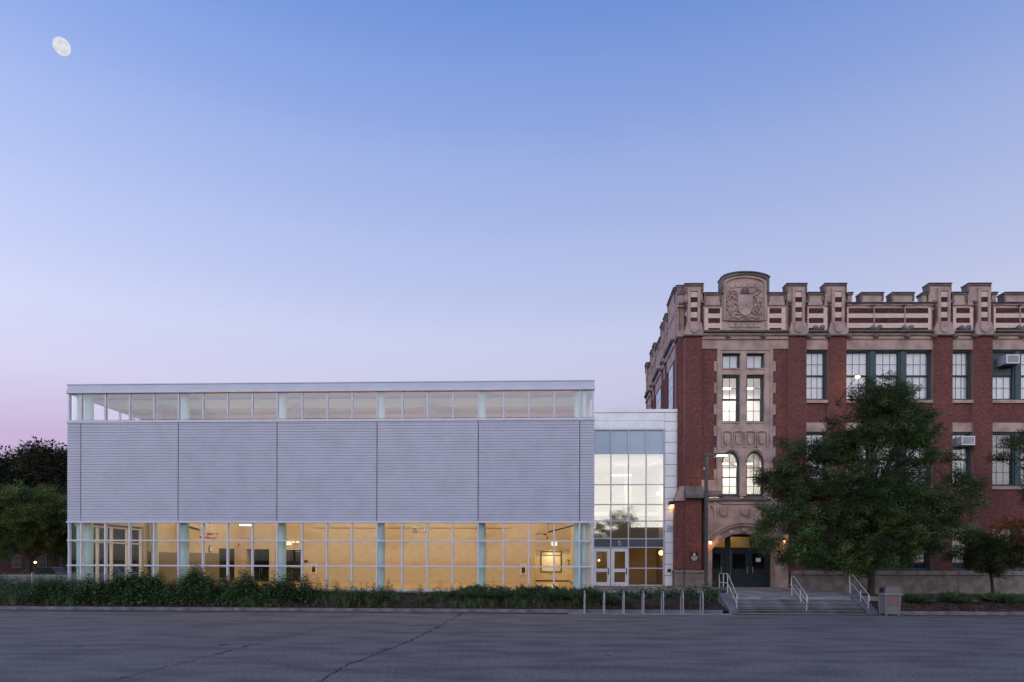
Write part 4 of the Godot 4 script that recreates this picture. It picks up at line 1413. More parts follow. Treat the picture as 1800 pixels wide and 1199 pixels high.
# the stone entrance with its segmental arch and dark green doors
func entrance() -> void:
	var c := 3.69
	var arc := func(half: float, rise: float, y: float, n: int) -> Array:
		var pts := []
		var R := (half * half + rise * rise) / (2.0 * rise)
		for k in n + 1:
			var x := lerpf(-half, half, k / float(n))
			pts.append(Vector2(c + x, y + rise - R + sqrt(R * R - x * x)))
		return pts
	# wall over the arch
	var o := PackedVector2Array([Vector2(1.50, 0.70), Vector2(1.50, 5.90), Vector2(6.30, 5.90), Vector2(6.30, 0.70), Vector2(5.50, 0.70)])
	var inner: Array = arc.call(1.81, 0.90, 2.93, 24)
	for k in range(inner.size() - 1, -1, -1):
		o.append(inner[k])
	o.append(Vector2(1.88, 0.70))
	var st := mk()
	prism(st, o, -0.95, -0.02)
	put(S, "entrance_stone", done(st), M.limestone)
	# arch mouldings
	for b in [[2.22, 1.12, 3.08, 2.10, 1.06, 3.03, 0.24], [2.07, 1.03, 2.99, 1.93, 0.97, 2.95, 0.14]]:
		var oa: Array = arc.call(b[0], b[1], b[2] + 0.42, 24)
		var ob: Array = arc.call(b[3], b[4], b[5] + 0.34, 24)
		var ring := PackedVector2Array()
		for q in oa:
			ring.append(q)
		for k in range(ob.size() - 1, -1, -1):
			ring.append(ob[k])
		st = mk()
		prism(st, ring, -0.05, b[6])
		put(S, "arch_moulding", done(st), M.limestone)
	for k in 5:
		var x := -1.45 + k * 0.725
		var y := 4.02 - x * x * 0.20
		put(S, "carved_block", box_mesh(Vector3(0.30, 0.24, 0.18), 0.03), M.limestone, Vector3(c + x, y, 0.06), Basis(Vector3.BACK, -x * 0.32))
	# upper panel with shields and mouldings
	bx(S, "entrance_moulding", M.coping, 2.38, 5.2, 5.74, 5.90, -0.1, 0.12, 0.03)
	bx(S, "entrance_moulding", M.limestone, 2.38, 5.2, 5.52, 5.60, -0.1, 0.06, 0.03)
	for x in [1.56, 5.72]:
		bx(S, "pilaster", M.limestone, x, x + 0.10, 3.6, 5.85, -0.05, 0.10)
		bx(S, "pilaster", M.limestone, x + 0.40, x + 0.50, 3.9, 5.85, -0.05, 0.08)
		bx(S, "entrance_moulding", M.coping, x - 0.03, x + 0.85, 5.70, 5.86, -0.05, 0.16, 0.03)
		var q := mk()
		tube(q, [Vector3(x + 0.06, 4.9, 0.06), Vector3(x + 0.10, 5.3, 0.07), Vector3(x + 0.24, 5.5, 0.07), Vector3(x + 0.38, 5.3, 0.07), Vector3(x + 0.42, 4.9, 0.06)], [0.05], 6)
		put(S, "blind_arch", done(q), M.limestone)
	for x in [2.48, 3.73, 4.98]:
		st = mk()
		shield(st, Vector2(x, 5.10), 0.40, 0.48, -0.02, 0.13)
		put(S, "shield", done(st), M.limestone)
		for s in [-0.30, 0.30]:
			bx(S, "shield_frame", M.limestone, x + s - 0.035, x + s + 0.035, 4.82, 5.42, -0.03, 0.04)
	# doors and transoms, deep in the arch
	var z := -0.72
	bx(S, "door_frame", M.door_green, 1.86, 1.94, 0.72, 3.4, z - 0.08, z + 0.06)
	bx(S, "door_frame", M.door_green, 5.42, 5.52, 0.72, 3.4, z - 0.08, z + 0.06)
	bx(S, "door_frame", M.door_green, 2.83, 3.14, 0.72, 3.86, z - 0.08, z + 0.06)
	bx(S, "door_frame", M.door_green, 4.30, 4.62, 2.95, 3.86, z - 0.08, z + 0.06)
	bx(S, "door_frame", M.door_green, 1.94, 5.42, 2.90, 3.03, z - 0.07, z + 0.05)
	bx(S, "door_frame", M.door_green, 1.86, 5.52, 3.66, 3.9, z - 0.06, z + 0.04)
	for t in [[1.94, 2.83], [3.14, 4.30], [4.62, 5.42]]:
		bx(S, "transom_pane", M.glass, t[0], t[1], 3.03, 3.66, z - 0.006, z + 0.006, 0.0005)
	lettering(S, "door_number", "4", 0.30, M.sign_white, Vector3(3.78, 3.36, z + 0.015))
	for d in [[1.95, 2.82, 0.72], [3.15, 4.28, 0.85], [4.29, 5.41, 0.12]]:
		var n := node(S, "door", Vector3(d[0], 0.72, z))
		var w: float = float(d[1]) - float(d[0])
		for r in [[0.0, 0.14, 0.0, 2.17], [w - 0.24, w, 0.0, 2.17], [0.14, w - 0.24, 0.0, 1.05], [0.14, w - 0.24, 1.95, 2.17]]:
			bx(n, "leaf", M.door_green, r[0], r[1], r[2], r[3], -0.03, 0.03)
		bx(n, "glass_pane", M.old_glass, 0.14, w - 0.24, 1.05, 1.95, -0.004, 0.004, 0.0005)
		var hx: float = w * float(d[2])
		bx(n, "handle", M.steel, hx, hx + 0.05, 0.78, 1.18, 0.04, 0.08)
	for x in [1.885, 3.145, 5.47]:
		bx(S, "door_edge", M.steel, x - 0.012, x + 0.012, 0.72, 2.9, z + 0.062, z + 0.085)
	# lobby behind
	bx(S, "lobby_wall", M.room_cream, 1.7, 5.7, 0.6, 4.6, -4.0, -3.9)
	bx(S, "lobby_wall", M.gym_wall, 1.6, 1.7, 0.6, 4.6, -3.9, -0.96)
	bx(S, "lobby_wall", M.gym_wall, 5.7, 5.8, 0.6, 4.6, -3.9, -0.96)
	bx(S, "lobby_partition", M.room_dark, 1.7, 5.7, 0.72, 2.95, -1.6, -1.5)
	bx(S, "lobby_ceiling", M.room_cream, 1.6, 5.8, 4.6, 4.7, -4.0, -0.96)
	bx(S, "lobby_floor", M.room_dark, 1.6, 5.8, 0.6, 0.715, -4.0, -0.6)
	bx(S, "lobby_light", M.lamp_warm, 2.3, 2.7, 4.45, 4.52, -2.9, -2.5)
	area(S, "lobby_lamp", Vector3(2.5, 4.43, -2.7), Vector3.DOWN, Vector2(0.4, 0.4), Color(1.0, 0.66, 0.28), 0.45, 8.0)
	bx(S, "lobby_light", M.lamp_warm, 3.9, 4.3, 4.45, 4.52, -3.2, -2.8)
	area(S, "lobby_lamp", Vector3(4.1, 4.43, -3.0), Vector3.DOWN, Vector2(0.4, 0.4), Color(1.0, 0.84, 0.42), 0.6, 8.0)

# the return that runs back on the left, a little askew
func side_wall() -> void:
	var p := node(S, "side_wall", Vector3(0.0, 0, -0.26))
	p.rotation.y = deg_to_rad(90.0) + 0.0 - 0.073      # its own x runs back from the corner... towards the rear
	p.rotation.y = PI / 2 - 0.073
	# own axes: x backwards is negative, z points into the wall; build with z < 0 outwards flipped below
	p.basis = Basis(Vector3(0.073, 0, -1).normalized(), Vector3.UP, Vector3(-1, 0, -0.073).normalized())
	bx(p, "wall", M.mortar, 0.0, 16.6, 0.7, 15.3, -0.4, 0.0)
	var keep_at := bricks_at
	var keep_color := bricks_color
	bricks_at = []
	bricks_color = PackedColorArray()
	brick_rect(0.0, 16.6, 5.0, 15.1, 0.0)
	for q in [0.05, 4.6, 6.2, 10.6, 12.2, 15.6]:
		bx(p, "pilaster", M.mortar, q, q + 1.0, 0.7, 15.3, 0.0, 0.05)
		brick_rect(q, q + 1.0, 5.0, 15.3, 0.05)
		pier_head(p, q, q + 1.0)
		parapet_step(p, q - 0.1, q + 1.1, 17.08, 18.35, -0.5, 0.10)
	for q in [[1.1, 4.5], [5.7, 6.1], [7.3, 10.5], [11.7, 12.1], [13.3, 15.5]]:
		bx(p, "frieze", M.limestone, q[0], q[1], 14.4, 15.12, -0.3, 0.08)
		bx(p, "cornice", M.dark_stone, q[0], q[1], 15.40, 15.57, -0.3, 0.36, 0.03)
		bx(p, "parapet_wall", M.limestone, q[0], q[1], 15.57, 17.2, -0.4, 0.02)
		bx(p, "cornice_cove", M.limestone, q[0], q[1], 15.122, 15.398, -0.3, 0.20, 0.05)
	# a second round-topped gable next to the corner
	for q in [[1.25, 4.2], [7.5, 8.8], [9.1, 10.4], [13.5, 15.3]]:
		var a: float = q[0]
		var b: float = q[1]
		var top := 18.75 if a < 2.0 else 17.82
		parapet_step(p, a, b, 17.2, top, -0.4, 0.06)
	for q in [[2.0, 3.9], [7.6, 10.2], [13.4, 15.3]]:
		bx(p, "window_frame", M.green_paint, q[0], q[1], 11.6, 14.4, 0.005, 0.05)
		var n := 4
		var w: float = (float(q[1]) - float(q[0]) - 0.2) / n
		for k in n:
			for j in 4:
				bx(p, "window_pane", M.shade, q[0] + 0.1 + k * w + 0.02, q[0] + 0.1 + (k + 1) * w - 0.02, 11.7 + j * 0.66, 11.7 + j * 0.66 + 0.62, 0.04, 0.054)
	flush_bricks(p, "brickwork")
	bricks_at = keep_at
	bricks_color = keep_color

func school_world(u: float, y: float, z: float) -> Vector3:
	return S.transform * Vector3(u, y, z)

func school_fittings() -> void:
	var yaw := S.rotation.y
	# air conditioners
	for q in [[18.95, 13.86, -0.05, "white window air conditioner in the upper green panel, near the right edge"], [16.42, 9.18, -0.05, "white window air conditioner in the lower narrow window beside the big tree"]]:
		var a := thing("air_conditioner", q[3], "air conditioner", school_world(q[0], q[1], 0), yaw, "air conditioners in the school windows")
		bx(a, "case", M.siding, -0.38, 0.38, -0.26, 0.26, -0.45, 0.30)
		for r in [[-0.38, 0.38, 0.20, 0.26], [-0.38, 0.38, -0.26, -0.20], [-0.38, -0.32, -0.20, 0.20], [0.32, 0.38, -0.20, 0.20]]:
			bx(a, "front_frame", M.white, r[0], r[1], r[2], r[3], 0.30, 0.33)
		for k in 9:
			bx(a, "louvre", M.steel, -0.32, 0.32, -0.19 + k * 0.043, -0.165 + k * 0.043, 0.302, 0.318)
		bx(a, "support", M.dark_metal, -0.36, 0.36, -0.33, -0.265, -0.4, 0.2)
	# floodlight on a bent arm
	var f := thing("floodlight", "lit floodlight on a thin bent arm before the upper triple window", "floodlight", school_world(9.12, 11.45, 0.0), yaw)
	bx(f, "base", M.dark_metal, -0.10, 0.10, -0.16, 0.08, 0.0, 0.10)
	put(f, "arm", tube_mesh([Vector3(0, 0.0, 0.08), Vector3(0.05, 0.3, 0.5), Vector3(0.25, 0.75, 0.85), Vector3(0.55, 1.15, 1.0)], 0.022, 6), M.dark_metal)
	var head := put(f, "head", ball_mesh(Vector3(0.13, 0.10, 0.11), 12, 8), M.lamp_flood, Vector3(0.62, 1.19, 1.02))
	put(head, "hood", ball_mesh(Vector3(0.12, 0.06, 0.11), 10, 6), M.dark_metal, Vector3(-0.02, 0.10, -0.03))
	omni(f, "flood_lamp", Vector3(0.62, 1.19, 1.02), Color(1.0, 0.80, 0.5), 0.2, 0.1)
	# lanterns on either side of the arch
	for q in [[1.70, 3.29, "small lit lantern at the left springing of the entrance arch"], [5.95, 3.33, "small lit lantern right of the entrance arch, among the leaves"]]:
		var l := thing("wall_lantern", q[2], "lantern", school_world(q[0], q[1], 0.0), yaw, "lanterns beside the entrance arch")
		put(l, "bulb", ball_mesh(Vector3(0.07, 0.08, 0.07)), M.lamp_flood, Vector3(0, 0, 0.22))
		bx(l, "cap", M.dark_metal, -0.09, 0.09, 0.10, 0.15, 0.13, 0.31)
		put(l, "bracket", tube_mesh([Vector3(0, 0.26, 0.0), Vector3(0, 0.28, 0.2), Vector3(0, 0.14, 0.22)], 0.02, 6), M.dark_metal)
		omni(l, "lantern_lamp", Vector3(0, 0, 0.22), Color(1.0, 0.66, 0.34), 0.22, 0.06, 6.0)
	# sign on the corner pier
	var s := thing("wall_sign", "maroon notice with white lettering on the brick corner pier", "sign", school_world(0.83, 2.49, 0.014), yaw)
	bx(s, "board", M.maroon, -0.24, 0.24, -0.27, 0.27, 0.0, 0.02)
	var st := mk()
	prism(st, PackedVector2Array([Vector2(0, 0.25), Vector2(0.035, 0.16), Vector2(0.09, 0.09), Vector2(0.06, 0.055), Vector2(0, 0.035), Vector2(-0.06, 0.055), Vector2(-0.09, 0.09), Vector2(-0.035, 0.16)]), 0.02, 0.026)
	put(s, "emblem", done(st), M.sign_white)
	st = mk()
	ball(st, Vector3(0, 0.085, 0.026), Vector3(0.018, 0.022, 0.004), 8, 5)
	put(s, "emblem_dot", done(st), M.maroon)
	# four lines of lettering, too small in the photograph to read: rows of letter-sized strokes
	var r := RandomNumberGenerator.new()
	r.seed = 3
	var y := -0.005
	for w in [0.40, 0.30, 0.34, 0.22]:
		st = mk()
		var x := -float(w) * 0.5
		while x < float(w) * 0.5:
			var k := r.randf_range(0.014, 0.03)
			cbox(st, Vector3(x + k * 0.5, y - 0.02, 0.022), Vector3(k, 0.045, 0.005), 0.001)
			x += k + 0.006 + (0.018 if r.randf() < 0.15 else 0.0)
		put(s, "lettering", done(st), M.sign_white)
		y -= 0.062
	# paper notice on the right-hand door
	var n := thing("paper_notice", "white paper notice on the right dark green door", "notice", school_world(4.78, 2.30, -0.68), yaw)
	bx(n, "sheet", M.white, -0.14, 0.14, -0.11, 0.11, 0.0, 0.004)
	bx(n, "print", M.siding, -0.10, 0.10, -0.02, 0.0, 0.004, 0.006)

# ------------------------------------------------------------------ left of the gymnasium
func left_background() -> void:
	var h := thing("brick_house", "dark red brick house behind the trees left of the gymnasium", "house", Vector3(-54.5, 0.2, -76.0))
	bx(h, "wall", M.house_brick, -8, 8.5, 0, 5.6, -8, 0)
	var st := mk()
	for s in [[-1.0]]:
		quad(st, Vector3(-8.6, 5.4, 0.6), Vector3(9.1, 5.4, 0.6), Vector3(9.1, 9.0, -4), Vector3(-8.6, 9.0, -4))
		quad(st, Vector3(9.1, 5.4, -8.6), Vector3(-8.6, 5.4, -8.6), Vector3(-8.6, 9.0, -4), Vector3(9.1, 9.0, -4))
		tri(st, Vector3(-8, 5.6, 0), Vector3(-8, 5.6, -8), Vector3(-8, 8.7, -4))
		tri(st, Vector3(8.5, 5.6, 0), Vector3(8.5, 8.7, -4), Vector3(8.5, 5.6, -8))
	put(h, "roof", done(st), M.roof_shingle)
	for q in [[-5.5, 1.0], [-2.5, 1.0], [0.2, 1.0], [1.5, 1.0], [-4.0, 3.6], [0.9, 3.6], [4.5, 1.0], [4.5, 3.6]]:
		var w := bx(h, "window", M.pole_metal, q[0] - 0.55, q[0] + 0.55, q[1], q[1] + 1.5, 0.003, 0.05)
		bx(w, "pane", M.black, -0.45, 0.45, 0.03, 0.66, 0.026, 0.034)
		bx(w, "pane", M.black, -0.45, 0.45, -0.66, -0.03, 0.026, 0.034)
	var lamp := thing("porch_light", "small glowing lamp behind the forked trunk at far left", "lamp", Vector3(-33.5, 0.3, -44.0))
	put(lamp, "post", tube_mesh([Vector3(0, 0, 0), Vector3(0, 1.62, 0)], 0.03, 6), M.dark_metal)
	put(lamp, "globe", ball_mesh(Vector3.ONE * 0.065), M.lamp_flood, Vector3(0, 1.72, 0))
	omni(lamp, "porch_lamp", Vector3(0, 1.72, 0), Color(1.0, 0.75, 0.45), 0.15, 0.08)
	# iron fence: pickets one by one
	var f := thing("iron_fence", "low pale iron picket fence at the far left", "fence", Vector3(-33.6, 0.25, -41.0))
	var pk := box_mesh(Vector3(0.025, 1.05, 0.025))
	for k in 44:
		put(f, "picket", pk, M.steel, Vector3(-0.4 + k * 0.12, 0.55, 0))
	for y in [0.15, 0.95]:
		bx(f, "rail", M.steel, -0.5, 4.9, y - 0.02, y + 0.02, -0.035, -0.014)
	for x in [-0.5, 2.2, 4.9]:
		bx(f, "fence_post", M.steel, x - 0.04, x + 0.04, 0.0, 1.15, -0.05, 0.04)
	car(Vector3(-35.6, 0.22, -47.5), 0.15, M.car_paint, "grey parked car half hidden by the fence at far left")
	car(Vector3(-36.0, 0.22, -56.0), -0.1, M.car_blue, "blue parked car behind the forked tree at far left")

func car(at: Vector3, turn: float, paint: Material, label: String) -> void:
	var c := thing("parked_car", label, "car", at, turn, "cars parked behind the fence")
	var body := [Vector2(-2.15, 0.30), Vector2(-2.2, 0.62), Vector2(-2.05, 0.80), Vector2(-1.2, 0.90), Vector2(1.5, 0.92), Vector2(2.1, 0.86), Vector2(2.2, 0.6), Vector2(2.15, 0.30)]
	var st := mk()
	prism(st, PackedVector2Array(body), -0.86, 0.86)
	put(c, "body", done(st), paint)
	st = mk()
	var lo := [Vector2(-1.25, 0.90), Vector2(1.55, 0.92)]
	var hi := [Vector2(-0.45, 1.38), Vector2(0.95, 1.40)]
	var P := func(v: Vector2, z: float) -> Vector3: return Vector3(v.x, v.y, z)
	for s in [-1.0, 1.0]:
		quad(st, P.call(lo[0], 0.82 * s), P.call(lo[1], 0.82 * s), P.call(hi[1], 0.62 * s), P.call(hi[0], 0.62 * s))
	quad(st, P.call(lo[0], -0.82), P.call(lo[0], 0.82), P.call(hi[0], 0.62), P.call(hi[0], -0.62))
	quad(st, P.call(lo[1], 0.82), P.call(lo[1], -0.82), P.call(hi[1], -0.62), P.call(hi[1], 0.62))
	put(c, "windows", done(st), M.black)
	st = mk()
	cbox(st, Vector3(0.25, 1.40, 0), Vector3(1.5, 0.06, 1.28), 0.03)
	for s in [-1.0, 1.0]:
		for pq in [[lo[0], hi[0]], [lo[1], hi[1]], [Vector2(0.2, 0.9), Vector2(0.2, 1.4)]]:
			tube(st, [P.call(pq[0], 0.83 * s), P.call(pq[1], 0.63 * s)], [0.035], 5)
	put(c, "roof", done(st), paint)
	for x in [-1.35, 1.35]:
		for s in [-0.80, 0.80]:
			var w := put(c, "wheel", cyl(0.31, 0.2), M.tyre, Vector3(x, 0.31, s), Basis(Vector3.RIGHT, PI / 2))
			put(w, "rim", cyl(0.18, 0.212), M.steel)
	for s in [-0.6, 0.6]:
		bx(c, "headlight", M.white, -2.23, -2.17, 0.62, 0.72, s - 0.18, s + 0.18)
		bx(c, "tail_light", M.red, 2.17, 2.22, 0.65, 0.76, s - 0.16, s + 0.16)

# ------------------------------------------------------------------ across the lot, behind the camera: what the glass mirrors
func across_the_lot() -> void:
	var b := thing("low_building", "long low flat-roofed building across the lot, mirrored in the link's glass", "building", Vector3(36, 0, 34))
	bx(b, "wall", M.far_brick, -22, 24, 0, 7.4, 0, 12)
	bx(b, "parapet", M.coping, -22.3, 24.3, 7.4, 7.8, -0.3, 12.3)
	for k in 9:
		var w := bx(b, "window", M.green_paint, -20.5 + k * 5.0, -18.0 + k * 5.0, 2.2, 5.2, -0.08, -0.01)
		bx(w, "pane", M.black, -1.1, 1.1, -1.4, 1.4, -0.045, -0.037)

# ------------------------------------------------------------------ steps, rails
func entrance_steps() -> void:
	var s := thing("entrance_steps", "five wide concrete steps up to the school terrace", "steps", Vector3(0, 0, 0))
	for k in 5:
		var top := 0.14 * (k + 1) - (0.002 if k == 4 else 0.0)
		bx(s, "riser", M.step_concrete, 8.46, 13.72, 0.0 if k == 0 else 0.14 * k - 0.10, top - 0.041, -30.95, -29.46 - k * 0.32, 0.002)
		bx(s, "tread", M.tread_concrete, 8.46, 13.72, top - 0.04, top, -30.95, -29.42 - k * 0.32, 0.010)
	bx(s, "bottom_edge", M.concrete, 8.30, 13.95, -0.04, 0.02, -29.42, -29.30)
	for q in [[8.02, 8.455], [13.725, 14.2]]:
		var st := mk()
		var prof := [Vector2(-29.30, 0.0), Vector2(-29.30, 0.16), Vector2(-30.95, 0.80), Vector2(-31.6, 0.80), Vector2(-31.6, 0.0)]
		for i in prof.size():
			var a: Vector2 = prof[i]
			var b: Vector2 = prof[(i + 1) % prof.size()]
			quad(st, Vector3(q[0], a.y, a.x), Vector3(q[1], a.y, a.x), Vector3(q[1], b.y, b.x), Vector3(q[0], b.y, b.x))
		for x in [q[0], q[1]]:
			for i in range(1, prof.size() - 1):
				tri(st, Vector3(x, prof[0].y, prof[0].x), Vector3(x, prof[i].y, prof[i].x), Vector3(x, prof[i + 1].y, prof[i + 1].x))
		put(s, "cheek_wall", done(st), M.step_concrete)
	# wing wall of the left cheek
	var wst := mk()
	prism(wst, PackedVector2Array([Vector2(7.55, 0.0), Vector2(7.62, 0.76), Vector2(8.02, 0.76), Vector2(8.02, 0.0)]), -31.6, -31.3)
	put(s, "wing_wall", done(wst), M.step_concrete)
	rail(8.40, 0.80, true, "steel handrail on the left cheek wall of the steps")
	rail(11.33, 0.70, false, "steel double handrail in the middle of the steps")
	rail(13.90, 0.78, false, "steel handrail on the right cheek wall beside the bin")

func rail(x: float, base: float, long: bool, label: String) -> void:
	var r := thing("handrail", label, "handrail", Vector3(x, 0, 0), 0.0, "handrails of the entrance steps")
	var zt := -30.95
	var zb := -29.50
	var top := base + 0.86
	var low := 0.16 + 0.64
	if x > 11 and x < 12:
		low = 0.76
	var rad := 0.021
	var st := mk()
	if long:
		tube(st, [Vector3(0, base + 0.44, -32.35), Vector3(0, top - 0.10, -32.38), Vector3(0, top, -32.28), Vector3(0, top, zt), Vector3(0, low, zb), Vector3(0, low - 0.03, zb + 0.10), Vector3(0, low - 0.14, zb + 0.12)], [rad])
	else:
		tube(st, [Vector3(0, base + 0.42, zt - 0.28), Vector3(0, top - 0.08, zt - 0.34), Vector3(0, top, zt - 0.24), Vector3(0, top, zt - 0.02), Vector3(0, low + 0.06, zb - 0.05), Vector3(0, low + 0.0, zb + 0.06), Vector3(0, low - 0.16, zb + 0.12), Vector3(0, low - 0.34, zb + 0.02)], [rad])
	put(r, "top_rail", done(st), M.rail_metal)
	st = mk()
	for s in ([-0.09, 0.09] if (x > 11 and x < 12) else [0.0]):
		if long:
			tube(st, [Vector3(s, base + 0.44, -32.35), Vector3(s, base + 0.44, zt), Vector3(s, 0.40, zb)], [rad])
		else:
			tube(st, [Vector3(s, base + 0.46, zt - 0.28), Vector3(s, base + 0.44, zt - 0.05), Vector3(s, 0.42, zb - 0.02)], [rad])
	put(r, "mid_rail", done(st), M.rail_metal)
	var posts := [[zb, 0.0 if (x > 11 and x < 12) else 0.2, low]]
	if long:
		posts.append_array([[-32.35, 0.68, base + 0.5], [-31.65, 0.68, top], [zt, base - 0.05, top]])
	else:
		posts.append_array([[zt - 0.26, 0.66, base + 0.46], [-30.2, 0.25, 0.98]])
	for q in posts:
		put(r, "post", tube_mesh([Vector3(0, q[1], q[0]), Vector3(0, q[2], q[0])], rad), M.rail_metal)

# ------------------------------------------------------------------ street furniture
func street_things() -> void:
	# lamp post with a square head
	var l := thing("street_lamp", "dark square lamp post with a lit head before the brick school", "street lamp", Vector3(9.15, 0.70, -38.04))
	bx(l, "base", M.dark_metal, -0.20, 0.20, 0.0, 0.10, -0.20, 0.20)
	bx(l, "pole", M.pole_metal, -0.085, 0.085, 0.10, 7.30, -0.085, 0.085, 0.015)
	bx(l, "arm", M.pole_metal, -0.13, 0.42, 7.30, 7.48, -0.09, 0.09, 0.015)
	bx(l, "lamp_head", M.pole_metal, 0.42, 1.16, 7.36, 7.46, -0.17, 0.17, 0.02)
	bx(l, "lens", M.lamp_street, 0.60, 1.10, 7.315, 7.358, -0.14, 0.14, 0.01)
	area(l, "street_lamp_light", Vector3(0.85, 7.30, 0.0), Vector3.DOWN, Vector2(0.5, 0.26), Color(1.0, 0.88, 0.66), 3.2, 18.0)
	bx(l, "sensor_box", M.white, -0.14, -0.087, 6.55, 6.70, -0.04, 0.04)
	# bike hoops
	var rack: Node3D
	var where := ["first from the gymnasium", "second from the gymnasium", "third from the gymnasium", "fourth and middle one", "third from the steps", "second from the steps", "nearest to the steps"]
	for k in 7:
		var lab: String = "steel bicycle hoop at the curb, " + where[k] + " of the row"
		var at := Vector3(1.88 + k * 0.815, 0.012, -28.88 - k * 0.0)
		if k == 0:
			rack = thing("bike_rack", lab, "bike rack", at, 0.0, "bicycle hoops along the curb")
			var pts := [Vector3(0, 0, 0.24), Vector3(0, 0.70, 0.24)]
			for j in 9:
				var t := PI * j / 8.0
				pts.append(Vector3(0, 0.72 + 0.22 * sin(t), 0.24 * cos(t)))
			pts.append(Vector3(0, 0.0, -0.24))
			put(rack, "hoop", tube_mesh(pts, 0.030, 10), M.steel)
			for s in [-0.24, 0.24]:
				put(rack, "foot_plate", cyl(0.075, 0.012), M.steel, Vector3(0, 0.006, s))
		else:
			var r2: Node3D = rack.duplicate()
			r2.name = numbered("bike_rack")
			add_child(r2)
			r2.position = at
			tag(r2, lab, "bike rack", "bicycle hoops along the curb")
	# litter bin
	var b := thing("trash_bin", "square concrete litter bin with a hooded top beside the steps", "bin", Vector3(14.52, 0.0, -29.0))
	var st := mk()
	taper(st, 0.0 + 0.06, 0.84, 0.27, 0.31)
	put(b, "body", done(st), M.bin_concrete)
	for sx in [-1.0, 1.0]:
		for sz in [-1.0, 1.0]:
			put(b, "corner_leg", tube_mesh([Vector3(sx * 0.25, 0.0, sz * 0.25), Vector3(sx * 0.29, 0.84, sz * 0.29)], 0.05, 6), M.bin_concrete)
	bx(b, "front_panel", M.bin_panel, -0.20, 0.20, 0.44, 0.78, 0.30, 0.318)
	bx(b, "rim", M.concrete, -0.37, 0.37, 0.84, 0.90, -0.37, 0.37, 0.015)
	st = mk()
	taper(st, 0.90, 1.20, 0.33, 0.26)
	put(b, "hood", done(st), M.bin_hood)
	bx(b, "opening", M.black, -0.335, -0.27, 0.94, 1.14, -0.16, 0.16)
	bx(b, "hood_cap", M.bin_hood, -0.28, 0.28, 1.20, 1.235, -0.28, 0.28, 0.012)

func taper(st: SurfaceTool, y0: float, y1: float, a: float, b: float) -> void:
	var lo := [Vector3(-a, y0, -a), Vector3(a, y0, -a), Vector3(a, y0, a), Vector3(-a, y0, a)]
	var hi := [Vector3(-b, y1, -b), Vector3(b, y1, -b), Vector3(b, y1, b), Vector3(-b, y1, b)]
	for i in 4:
		var j := (i + 1) % 4
		quad(st, lo[i], hi[i], hi[j], lo[j])
	quad(st, hi[0], hi[3], hi[2], hi[1])
	quad(st, lo[0], lo[1], lo[2], lo[3])

# ------------------------------------------------------------------ trees
func leaf_clump(n: int, spread: float, ll: float, lw: float, seed_: int, flat := 1.0) -> Mesh:
	var r := RandomNumberGenerator.new()
	r.seed = seed_
	var st := mk()
	for k in n:
		var c := Vector3(r.randfn(), r.randfn() * flat, r.randfn()) * spread * 0.5
		var d := (Vector3(r.randf_range(-1, 1), r.randf_range(-0.9, 0.4), r.randf_range(-1, 1)) + c * 0.8).normalized()
		var s := d.cross(Vector3(r.randf_range(-0.6, 0.6), 1, r.randf_range(-0.6, 0.6))).normalized()
		var nrm := s.cross(d)
		var L := ll * r.randf_range(0.7, 1.25)
		var W := lw * r.randf_range(0.75, 1.2)
		var tip := c + d * L
		var a := c + d * L * 0.42 + s * W * 0.5 + nrm * W * 0.18
		var b := c + d * L * 0.42 - s * W * 0.5 + nrm * W * 0.18
		tri(st, c, a, tip)
		tri(st, c, tip, b)
	return done(st)

func branch(st: SurfaceTool, a: Vector3, b: Vector3, r0: float, r1: float, r: RandomNumberGenerator, sag := 0.0) -> Array:
	var pts := []
	var radii := []
	var n := 6
	var off := Vector3(r.randf_range(-1, 1), r.randf_range(-0.5, 0.5), r.randf_range(-1, 1)) * a.distance_to(b) * 0.10
	for k in n + 1:
		var t := k / float(n)
		pts.append(a.lerp(b, t) + off * sin(t * PI) + Vector3(0, sag * sin(t * PI), 0))
		radii.append(lerpf(r0, r1, t))
	tube(st, pts, radii, 6, false)
	return pts

